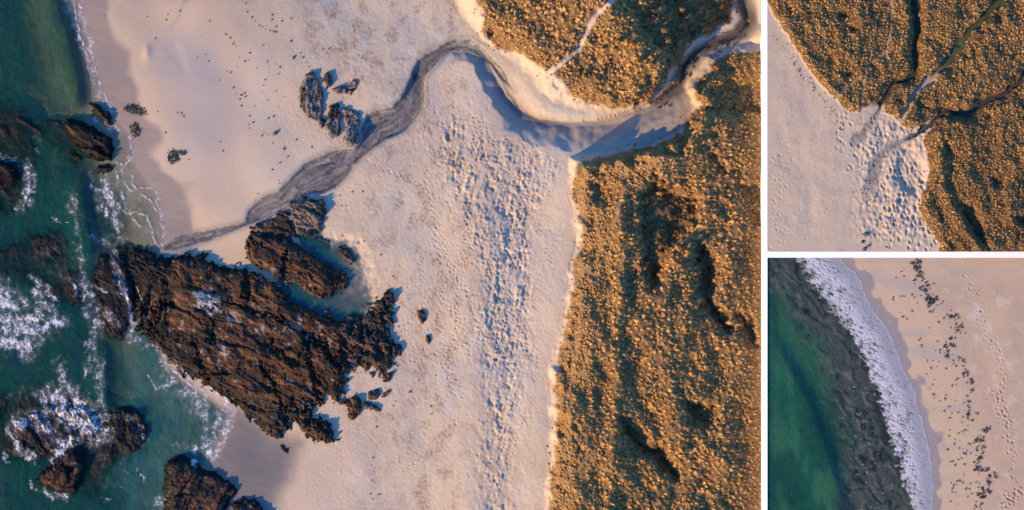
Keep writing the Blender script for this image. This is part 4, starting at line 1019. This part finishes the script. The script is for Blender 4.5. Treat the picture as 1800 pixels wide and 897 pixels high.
B_vs = [(1626, 234), (1648, 216), (1660, 205), (1690, 208), (1712, 206), (1730, 188), (1765, 174), (1795, 152), (1806, 135), (1860, 120), (1860, 500), (1660, 500), (1650, 430), (1638, 410), (1624, 388), (1614, 366), (1616, 350), (1628, 328), (1634, 300), (1628, 270), (1622, 250)]
B_ch1 = [(1502, 250), (1520, 232), (1532, 214), (1545, 195), (1556, 172), (1570, 148), (1600, 137), (1610, 126), (1608, 70), (1613, 45), (1604, 0), (1602, -60)]
B_ch2 = [(1572, 226), (1584, 210), (1594, 190), (1606, 165), (1636, 138), (1664, 112), (1690, 72), (1722, 38), (1750, 10), (1762, -5), (1790, -60)]
B_ch3 = [(1528, 345), (1536, 300), (1548, 272), (1570, 256), (1600, 242), (1640, 216), (1652, 202), (1666, 194), (1694, 202), (1706, 200), (1726, 181), (1764, 166), (1790, 146), (1802, 125), (1860, 100)]
B_paths = [[(1566, -40), (1566, 20), (1561, 70), (1552, 95), (1520, 120), (1516, 150), (1512, 182)], [(1520, 130), (1492, 152), (1478, 162), (1470, 174)], [(1556, 90), (1558, 125)]]
dvB = np.maximum(np.maximum(sd_box(B_vn, WX, WY, 50), sd_box(B_vm, WX, WY, 50)), sd_box(B_vs, WX, WY, 50))
UX = X + 4.5 * fbm(X / 17, Y / 17, 3, 405); UY = Y + 4.5 * fbm(X / 17 + 30, Y / 17, 3, 406)
c1 = dl_box(B_ch1, UX, UY, 60); c2 = dl_box(B_ch2, UX, UY, 60); c3 = dl_box(B_ch3, UX, UY, 60)
w1 = 3.8 + 4.0 * sstep(200, 260, Y); w2 = 4.2 + 1.6 * sstep(230, 120, Y); w3 = 4.0 + 5.0 * sstep(240, 330, Y)
pB = np.full(X.shape, 60.0)
for P in B_paths: pB = np.minimum(pB, dl_box(P, X, Y, 60))
beach_d = sd_box(B_vn + [(1300, -60)], X, Y, 50)
z = np.full(X.shape, ZD - 0.02)
inb = sstep(1349, 1385, X) * sstep(442, 405, Y)
z += inb * (0.10 * fbm(X / 60, Y / 80, 3, 411) + 0.015 * fbm(X / 6, Y / 6, 3, 412))
bump = sstep(1480, 1540, X) * sstep(180, 230, Y) * inb
z += bump * (0.15 * fbm(X / 22, Y / 30, 3, 413) + 0.10 * fbm(X / 6, Y / 9, 2, 416))
zd = ZD + 0.80 + 0.40 * fbm(X / 45, Y / 60, 3, 414) + 0.13 * fbm(X / 14, Y / 14, 3, 415)
B_hol = [([(1467, 22), (1490, 18), (1498, 30), (1475, 38)], .5), ([(1490, 45), (1515, 45), (1512, 60), (1495, 58)], .5), ([(1480, 128), (1500, 122), (1512, 105), (1515, 118), (1498, 136), (1478, 136)], .5), ([(1385, 10), (1397, 12), (1395, 25), (1385, 22)], .4),
         ([(1690, 355), (1712, 360), (1728, 395), (1740, 440), (1722, 430), (1700, 400), (1688, 378)], .7), ([(1740, 310), (1768, 305), (1768, 330), (1745, 335)], .5), ([(1775, 380), (1810, 372), (1810, 400), (1785, 395)], .6), ([(1655, 245), (1668, 245), (1675, 275), (1660, 275)], .4), ([(1640, 355), (1655, 360), (1662, 395), (1652, 390)], .4), ([(1670, 425), (1690, 430), (1700, 460), (1668, 460)], .5),
         ([(1565, 155), (1590, 160), (1590, 185), (1570, 180)], .35), ([(1605, 180), (1632, 182), (1635, 195), (1610, 192)], .3), ([(1690, 95), (1715, 95), (1712, 110), (1690, 108)], .3), ([(1750, 85), (1770, 85), (1772, 100), (1752, 98)], .3), ([(1720, 20), (1760, 20), (1765, 40), (1735, 45)], .3)]
for poly, dep in B_hol:
    zd -= dep * sstep(-4, 9, sd_box(poly, WX, WY, 25))
for line, h, w in ([[(1648, 235), (1650, 275), (1656, 330), (1680, 380), (1725, 445)], 0.35, 8], [[(1360, 20), (1420, 115), (1470, 175)], 0.2, 9]):
    zd += h * np.exp(-(dl_box(line, X, Y, 50) / w) ** 2)
dtB = sstep(-2, 13, dvB)
z = lerp(z, zd, dtB)
P_bh = [(1586, 258), (1602, 250), (1612, 270), (1624, 288), (1630, 320), (1612, 342), (1590, 335), (1572, 305)]
z -= 0.40 * sstep(-6, 10, sd_box(P_bh, WX, WY, 40))
chm = np.maximum(np.maximum(sstep(w1 + 1.5, w1 - 1.5, c1) * (w1 > 1), sstep(w3 + 1.5, w3 - 1.5, c3) * sstep(355, 290, Y)), 0)
deep_ = np.maximum(sstep(208, 180, Y) * (X < 1625), sstep(1572, 1612, X) * (Y > 100))
sof = np.maximum(sstep(w1 + 5, w1 - 3, c1) * sstep(275, 235, Y), sstep(w3 + 7, w3 - 4, c3) * sstep(370, 300, Y))
z = lerp(z, np.minimum(z, ZD - 0.16), sof * (1 - deep_)); chm = chm * np.where(X < 1560, sstep(262, 225, Y + 0 * X) * (Y < 262) + (Y > 262), 1)
z = lerp(z, np.minimum(z, ZD - 0.35), chm * deep_)
ch2m = sstep(w2 + 2.5, w2 - 2, c2)
z = lerp(z, np.minimum(z, ZD + 0.12 + 0.35 * sstep(200, 60, Y)), ch2m)
pm = sstep(3.6, 1.6, pB)
z -= 0.12 * pm * dtB
z = np.where((X < 1353) & (Y > 12), np.minimum(z, ZD - 0.015), z)
# hummocks and footprints of the blow-out mouth
def dentsB(n, box, depth, rad):
    for q in range(n):
        a = rng.uniform(box[0], box[1]); b = rng.uniform(box[2], box[3]); r = rng.uniform(*rad); dpt = rng.uniform(*depth)
        i0 = int((a - bx[0]) / bst); j0 = int((b - by[0]) / bst); qn = int(3 * r / bst) + 2
        i_, i2 = max(0, i0 - qn), min(len(bx), i0 + qn); j_, j2 = max(0, j0 - qn), min(len(by), j0 + qn)
        if i2 <= i_ or j2 <= j_: continue
        rr = ((X[j_:j2, i_:i2] - a) ** 2 + ((Y[j_:j2, i_:i2] - b) / 1.4) ** 2) / r ** 2
        mk = (dvB[j_:j2, i_:i2] < -1)
        z[j_:j2, i_:i2] += mk * dpt * (-np.exp(-rr * 1.5) + 0.35 * np.exp(-(np.sqrt(rr) - 1.3) ** 2 * 6))
dentsB(150, (1548, 1660, 290, 440), (0.08, 0.2), (2.2, 4.0)); dentsB(60, (1470, 1560, 190, 300), (0.05, 0.14), (1.8, 3.6)); dentsB(60, (1352, 1385, 250, 440), (0.03, 0.07), (1.6, 2.6)); dentsB(90, (1355, 1500, 60, 440), (0.015, 0.04), (1.6, 2.6))
F_zB = Field(X, Y, z); F_vB = Field(X, Y, np.where((c1 < w1 + 2.5) | (c3 < w3 + 2.5) | (c2 < w2 + 1.5) | (pm > 0.5), -12, dvB))
cols = np.broadcast_to(C3(0.42, 0.33, 0.228), z.shape + (3,)).copy()
cols = mixc(cols, C3(0.40, 0.31, 0.225), sstep(0.0, 0.6, fbm(X / 30, Y / 60, 4, 421)) * 0.8)
cols = mixc(cols, C3(0.25, 0.20, 0.17), sstep(0.25, 0.7, fbm(X / 16, Y / 16, 4, 422)) * 0.35 * sstep(1560, 1500, X))
nearch = np.maximum(sstep(20, 12, c1) * sstep(192, 180, Y), sstep(20, 12, c3) * sstep(1630, 1650, X))
cols = mixc(cols, C3(0.44, 0.35, 0.26), sstep(-14, -2, dvB) * sstep(4, 0, dvB))
dcol = mixc(np.broadcast_to(C3(0.085, 0.050, 0.022), cols.shape).copy(), C3(0.19, 0.11, 0.045), sstep(-0.2, 0.6, fbm(X / 5, Y / 5, 4, 423)))
cols = mixc(cols, dcol, np.maximum(sstep(-1, 3, dvB), nearch))
cols = mixc(cols, C3(0.03, 0.03, 0.03), sstep(0, 0.25, chm) * 0.92 * deep_); cols = mixc(cols, C3(0.20, 0.175, 0.15) * (0.9 + 0.5 * fbm(X / 5, Y / 12, 3, 424))[..., None], sof * (1 - deep_) * 0.9)
cols = mixc(cols, C3(0.028, 0.045, 0.018), chm * sstep(165, 130, Y) * 0.9)
pathc = mixc(np.broadcast_to(C3(0.33, 0.27, 0.21), cols.shape).copy(), C3(0.042, 0.055, 0.020), sstep(150, 112, Y))
cols = mixc(cols, pathc, ch2m)
cols = mixc(cols, C3(0.24, 0.17, 0.10), pm * dtB * 0.85)
rough = np.full(z.shape, 0.9)
k1 = (cellmean(chm) > 0.5); k2 = (cellmean(ch2m) > 0.5) & ~k1; k3 = (cellmean(dvB) > 0) & ~k1 & ~k2; k4 = ~(k1 | k2 | k3)
for nm, kk, mt in (("beach_sand", k4, M_sand), ("stream_bed", k1, M_sand), ("grassy_path", k2, M_sand), ("dune_ground", k3, M_dune)):
    V, F, c, at = grid_part(X, Y, z, kk, KD, cols, {"rough": rough})
    tag(link(nm, new_mesh(nm, V, F, c, True, at), mt), kind='structure')
gxs, gys = scatter(1351, 1854, -55, 440, 4.3)
vg = F_vB(gxs, gys)
ok = (vg > -4.9) & (rng.random(len(gxs)) < np.clip(0.84 + 0.6 * fbm(gxs / 14, gys / 14, 3, 431), 0, 1) * np.clip(np.where(vg + 5 * fbm(gxs / 6, gys / 6, 3, 434) > 0, 0.45 + vg / 9, 0.05 + vg / 80), 0, 1))
gxs, gys = gxs[ok], gys[ok]
size = np.clip(0.46 + 0.10 * rng.normal(size=len(gxs)), 0.3, 0.9)
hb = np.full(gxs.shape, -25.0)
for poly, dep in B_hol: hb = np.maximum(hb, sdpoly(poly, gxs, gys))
tint = np.clip(0.06 + 0.14 * rng.normal(size=len(gxs)) + 0.5 * sstep(-1, 6, hb) + 0.3 * fbm(gxs / 40, gys / 40, 3, 433) + 0.2 * sstep(1620, 1720, gxs) * sstep(180, 260, gys), 0, 0.95)  # hollow tussocks darker here too, shade put into their colour
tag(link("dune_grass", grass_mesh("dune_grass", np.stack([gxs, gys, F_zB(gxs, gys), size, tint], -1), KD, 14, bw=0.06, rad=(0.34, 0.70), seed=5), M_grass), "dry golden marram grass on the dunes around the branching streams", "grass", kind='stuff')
# scraps along the dune foot and the stream mouth of this view
for i in range(110):
    t = rng.random()
    if i < 70:
        a = 1360 + t * 125 + rng.normal(0, 4); b = 60 + t * 165 + rng.normal(0, 5); lab, grp = "small dark scrap of driftweed along the foot of the straight dune edge", "driftweed along the straight dune edge"
    else:
        a = 1530 + rng.normal(0, 9); b = 265 + t * 100; lab, grp = "small dark scrap of driftweed where the branching streams run out on the beach", "driftweed at the branching stream mouth"
    if float(F_vB(a, b)) > -3: continue
    put(WEEDS[i % 8], "seaweed_scrap", M_weed, a, b, random.uniform(0.08, 0.2), lab, "seaweed", grp, KD, F_zB)
rx = [(1522, 412), (1516, 425), (1520, 438), (1527, 432)]
for i, (a, b) in enumerate(rx):
    put(STONES[i], "beach_stone", M_stone, a, b, 0.30 + 0.1 * (i == 0), "dark stone in the short row below the branching stream mouth", "stone", "row of stones by the branching stream mouth", KD, F_zB, zs=1.0)

# ------------------------------------------------------------------ PANEL C : surf and strandline
cst_ = 1.8
cxs = np.arange(1349.0, 1857, cst_); cys = np.arange(453.0, 955, cst_)
X, Y = np.meshgrid(cxs, cys)
C_edge = [(1460, 400), (1475, 453), (1490, 468), (1505, 480), (1514, 495), (1519, 512), (1524, 523), (1536, 545), (1554, 568), (1565, 585), (1571, 602), (1579, 622), (1590, 650), (1601, 672), (1610, 690), (1614, 715), (1622, 740), (1627, 762), (1634, 788), (1638, 815), (1642, 850), (1641, 880), (1638, 900), (1640, 990)]
C_in = [(1385, 400), (1402, 453), (1418, 475), (1430, 495), (1442, 513), (1460, 535), (1478, 560), (1490, 575), (1505, 592), (1517, 620), (1526, 640), (1534, 660), (1545, 690), (1555, 720), (1562, 750), (1574, 785), (1592, 840), (1610, 892), (1630, 990)]
C_land = C_edge + [(1900, 990), (1900, 400)]
dL = sdpoly(C_land, X + 2 * fbm(X / 14, Y / 14, 3, 501), Y)
zsea = ZD - 0.16
z = np.where(dL > 0, zsea + 0.13 * (1 - np.exp(-dL / 60)), zsea - 0.003 * np.minimum(-dL, 80) - 0.010 * np.maximum(-dL - 80, 0))
z += sstep(0, 40, dL) * (0.02 * fbm(X / 50, Y / 50, 3, 502) + 0.008 * fbm(X / 6, Y / 6, 3, 503))
def dentsC(n, line, sp, depth, rad):
    L = np.array(line, float); seg = np.hypot(*(L[1:] - L[:-1]).T); acc = np.concatenate([[0], np.cumsum(seg)])
    for q in range(n):
        t = rng.uniform(0, acc[-1]); i = min(len(seg) - 1, np.searchsorted(acc, t) - 1); i = max(i, 0); u = (t - acc[i]) / seg[i]
        a, b = L[i] + (L[i + 1] - L[i]) * u + rng.normal(0, sp, 2); r = rng.uniform(*rad); dpt = rng.uniform(*depth)
        i0 = int((a - cxs[0]) / cst_); j0 = int((b - cys[0]) / cst_); qn = int(3 * r / cst_) + 2
        i_, i2 = max(0, i0 - qn), min(len(cxs), i0 + qn); j_, j2 = max(0, j0 - qn), min(len(cys), j0 + qn)
        if i2 <= i_ or j2 <= j_: continue
        rr = ((X[j_:j2, i_:i2] - a) ** 2 + (Y[j_:j2, i_:i2] - b) ** 2) / r ** 2
        z[j_:j2, i_:i2] += dpt * (-np.exp(-rr * 1.5) + 0.4 * np.exp(-(np.sqrt(rr) - 1.3) ** 2 * 6))
dentsC(110, [(1692, 455), (1705, 500), (1712, 535), (1722, 562), (1740, 590), (1748, 610), (1760, 640), (1768, 680), (1765, 720), (1772, 760), (1780, 830), (1800, 880)], 6, (0.03, 0.09), (1.8, 3.2))
dentsC(60, [(1745, 680), (1765, 735), (1776, 740)], 5, (0.03, 0.08), (1.8, 3.0)); dentsC(50, [(1765, 890), (1785, 870), (1795, 862)], 5, (0.05, 0.1), (2, 3.2))
F_zC = Field(X, Y, z); F_dL = Field(X, Y, dL)
cols = np.broadcast_to(C3(0.43, 0.315, 0.20), z.shape + (3,)).copy()
cols = mixc(cols, C3(0.34, 0.28, 0.225), sstep(0.0, 0.5, fbm(X / 120, Y / 32, 3, 511)) * sstep(1740, 1690, X) * 0.75)
dryz = sstep(150, 190, dL * 1.0 + 10 * fbm(X / 20, Y / 20, 2, 512) + 40)
cols = mixc(cols, C3(0.36, 0.255, 0.17), np.exp(-((dL - 115) / 28) ** 2) * 0.6 * (1 + 0.5 * fbm(X / 18, Y / 30, 3, 513)))
cols = mixc(cols, C3(0.46, 0.385, 0.30), sstep(0.15, 0.6, fbm(X / 24, Y / 30, 3, 514)) * sstep(90, 130, dL) * 0.7)
wetb = 16 + 16 * np.clip(fbm(X / 30, Y / 34, 2, 515), -0.7, 1)
wetC = sstep(2.5, -2.5, dL - wetb)
cols = mixc(cols, C3(0.215, 0.19, 0.18), wetC * 0.9)
cols = mixc(cols, C3(0.16, 0.17, 0.12), sstep(0, -20, dL))
rough = 0.9 - 0.4 * wetC
ks = cellmean(dL) < 0
for nm, kk in (("seabed", ks), ("beach_sand", ~ks)):
    V, F, c, at = grid_part(X, Y, z, kk, KD, cols, {"rough": rough})
    tag(link(nm, new_mesh(nm, V, F, c, True, at), M_sand), kind='structure')
# water
gx, gy = np.meshgrid(np.arange(1349.0, 1660, 1.8), np.arange(453.0, 955, 1.8))
dLw = F_dL(gx, gy); C_inp = C_in + [(1300, 990), (1300, 400)]
din = sdpoly(C_inp, gx + 4 * fbm(gx / 12, gy / 12, 3, 520), gy)            # positive seaward of the foam
C_weed = [(1300, 440), (1420, 440), (1438, 480), (1462, 515), (1508, 575), (1536, 620), (1562, 690), (1580, 750), (1610, 840), (1640, 960), (1492, 960), (1486, 900), (1484, 820), (1492, 775), (1480, 738), (1466, 690), (1455, 655), (1450, 630), (1440, 602), (1420, 588), (1402, 560), (1385, 530), (1372, 505), (1300, 490)]
dwd = sdpoly(C_weed, gx + 8 * fbm(gx / 22, gy / 22, 3, 521), gy + 8 * fbm(gx / 22, gy / 22, 3, 522))
SW_C = [([(1335, 560), (1362, 615), (1392, 665), (1418, 712), (1436, 762), (1452, 808), (1466, 850), (1484, 940)], 0.55, 46, 17)]
calm = sstep(0, 60, din + 0)
wz = zsea + 0.008 + 0.012 * fbm(gx / 8, gy / 12, 3, 523) + calm * (swell(gx, gy, SW_C) + 0.03 * fbm(gx / 24, gy / 30, 3, 524)) * sstep(1349, 1375, gx)
wcol = np.broadcast_to(C3(0.008, 0.052, 0.032), gx.shape + (3,)).copy()
wcol = mixc(wcol, C3(0.026, 0.105, 0.052), np.clip(sstep(-0.2, 0.7, fbm(gx / 40, gy / 90, 3, 525)) * 0.6 + np.exp(-(((gx - 1425) / 40) ** 2 + ((gy - 625) / 60) ** 2)) * 0.6, 0, 1))
wcol = mixc(wcol, C3(0.006, 0.035, 0.03), sstep(0.1, 0.7, fbm(gx / 50, gy / 70, 3, 526)) * 0.5)
wm = sstep(-42, 34, dwd + 16 * fbm(gx / 16, gy / 26, 4, 531))
flow = fbm((gx * 0.6 + gy * 0.8) / 26 + 0.8 * fbm(gx / 30, gy / 30, 2, 527), (gy * 0.6 - gx * 0.8) / 9 + 0.8 * fbm(gx / 30, gy / 30, 2, 528), 5, 529)
weedc = mixc(np.broadcast_to(C3(0.050, 0.058, 0.050), gx.shape + (3,)).copy(), C3(0.125, 0.11, 0.075), sstep(0.1, 0.9, flow)); weedc = mixc(weedc, C3(0.010, 0.012, 0.014), sstep(-0.1, 0.7, -flow))
wcol = mixc(wcol, weedc, wm * 0.9)
wcol = mixc(wcol, C3(0.012, 0.012, 0.014), np.clip(wm * sstep(22, 6, din) * sstep(-0.2, 0.3, fbm(gx / 25, gy / 60, 3, 530)), 0, 1) * 0.85)
alpha = np.clip(0.2 + (zsea - F_zC(gx, gy)) * 3.0, 0, 0.98) * sstep(0, -6, dLw)
keep = cellmean(dLw) < 4
V, F, c, at = grid_part(gx, gy, wz, keep, KD, wcol, {"alpha": alpha})
tag(link("sea_water", new_mesh("sea_water", V, F, c, True, at), M_water), kind='structure')
F_wC = Field(gx, gy, wz)
# breaking swash: relief and holes
gx, gy = np.meshgrid(np.arange(1349.0, 1655, 1.25), np.arange(453.0, 953, 1.25))
e_out = -sdpoly(C_land, gx + 2 * fbm(gx / 14, gy / 14, 3, 501), gy)      # positive seaward of the swash edge
e_in = -sdpoly(C_inp, gx + 5 * fbm(gx / 12, gy / 12, 3, 520) + 9 * fbm(gx / 9, gy / 6, 3, 540), gy)   # positive landward of the inner edge
band = sstep(-26, 8, e_in) * sstep(-1.0, 1.5, e_out)
nz = np.maximum(lace(gx, gy, 541, 12.0), 0.92 * lace(gx, gy, 548, 6.5))
stre = ridged((gx * 0.9 + gy * 0.45) / 16, (gy * 0.9 - gx * 0.45) / 5, 4, 542)
fr = sstep(60, 5, e_out)
m = band * (0.60 + 0.26 * fr + 0.55 * (nz - 0.55) + 0.55 * (stre - 0.62) + 0.20 * fbm(gx / 20, gy / 20, 2, 545) + 0.07 * fbm(gx / 4, gy / 4, 3, 547)) - 0.53
foam_veins = sstep(0.05, 0.3, fbm((gx + gy * .4) / 14, gy / 5, 4, 546)) * sstep(10, 40, sdpoly([(1478, 640), (1530, 660), (1555, 770), (1600, 900), (1600, 960), (1485, 960), (1480, 740)], gx, gy) + 20)  # where thin foam veins run through the drifting weed
m = np.maximum(m, (lace(gx + 9, gy, 549, 15.0) - 1.20 + 0.40 * foam_veins) * 0.6)
zf = np.maximum(F_wC(gx, gy), F_zC(gx, gy)) + 0.02 + 0.07 * sstep(0, 0.5, m) * (stre * 0.7 + 0.5 * nz) * sstep(0, 25, e_out) + 0.02 * fbm(gx / 2.6, gy / 2.6, 2, 543)
keep = (cellmean(m) > -0.03) & (cellmean(e_out) > -1)
V, F, c, at = grid_part(gx, gy, zf, keep, KD, None, {"alpha": np.clip((0.20 + 0.80 * sstep(-0.02, 0.36, m)) * np.maximum(lerp(0.58, 1.0, sstep(6, 46, e_out)), sstep(2.6, 1.0, e_out)), 0, 1) * sstep(-0.03, 0.03, m)})
tag(link("surf_foam", new_mesh("surf_foam", V, F, np.broadcast_to(C3(0.41, 0.41, 0.425), (len(V), 3)), True, at), M_foam), "broad band of white surf washing up the beach beside drifting weed", "foam", kind='stuff')
# strandline of kelp clumps
MAIN = [(1605, 456), (1614, 470), (1617, 486), (1624, 498), (1634, 504), (1622, 512), (1632, 524), (1645, 534), (1656, 532)]
SEC = [(1668, 552), (1676, 548), (1686, 560), (1692, 578), (1672, 586), (1674, 600), (1664, 620), (1676, 630), (1690, 636), (1700, 652), (1708, 668), (1702, 692), (1700, 708), (1700, 730), (1716, 736)]
LOW = [(1735, 748), (1722, 772), (1722, 790), (1720, 806), (1716, 820), (1728, 828), (1742, 838), (1744, 852), (1738, 868), (1726, 862), (1722, 888), (1716, 905)]
def along(P, n, sp, r):
    L = np.array(P, float); seg = np.hypot(*(L[1:] - L[:-1]).T); acc = np.concatenate([[0], np.cumsum(seg)]); out = []
    for q in range(n):
        t = r.uniform(0, acc[-1]); i = max(0, min(len(seg) - 1, np.searchsorted(acc, t) - 1)); u = (t - acc[i]) / seg[i]
        out.append(L[i] + (L[i + 1] - L[i]) * u + r.normal(0, sp, 2))
    return out
rw = np.random.default_rng(77)
for P, n, lab, grp in ((MAIN, 72, "dark kelp clump in the dense top wrack band", "kelp clumps in the dense upper wrack band"),
                       (SEC, 62, "dark kelp clump in the broken middle strandline", "kelp clumps in the middle strandline"),
                       (LOW, 74, "dark kelp clump in the long lower strandline", "kelp clumps in the lower strandline")):
    for i, (a, b) in enumerate(along(P, n, 4.6, rw)):
        if a < 1352 or b < 457: continue
        sv = 0.14 + 0.36 * rw.random() ** 1.6; half = "upper" if b < (496 if P is MAIN else 620 if P is SEC else 820) else "lower"
        put(WEEDS[i % 8], "kelp_clump", M_weed, a, b, sv, size_word(sv, 0.2, 0.33) + " " + lab + ", its " + half + " half", "seaweed", grp + ", " + half + " half", KD, F_zC, zs=0.9)
for i in range(150):
    b = rw.uniform(458, 893); ex = np.interp(b, [p[1] for p in C_edge], [p[0] for p in C_edge]); mx = np.interp(b, [456, 535, 560, 640, 730, 890], [1605, 1655, 1675, 1690, 1705, 1725])
    a = ex + 28 + (mx - ex - 20) * rw.random() ** 0.8
    sv = rw.uniform(0.12, 0.27); third = "near the upper border" if b < 600 else ("halfway down the beach" if b < 745 else "near the lower picture edge"); sd_w = "beside the surf" if a - ex < 60 else "beside the strandline"
    put(WEEDS[(i * 3) % 8], "kelp_scrap", M_weed, a, b, sv, size_word(sv, 0.16, 0.23) + " kelp scrap on smooth sand " + sd_w + ", " + third, "seaweed", "kelp scraps " + sd_w + " " + third, KD, F_zC, zs=0.9)
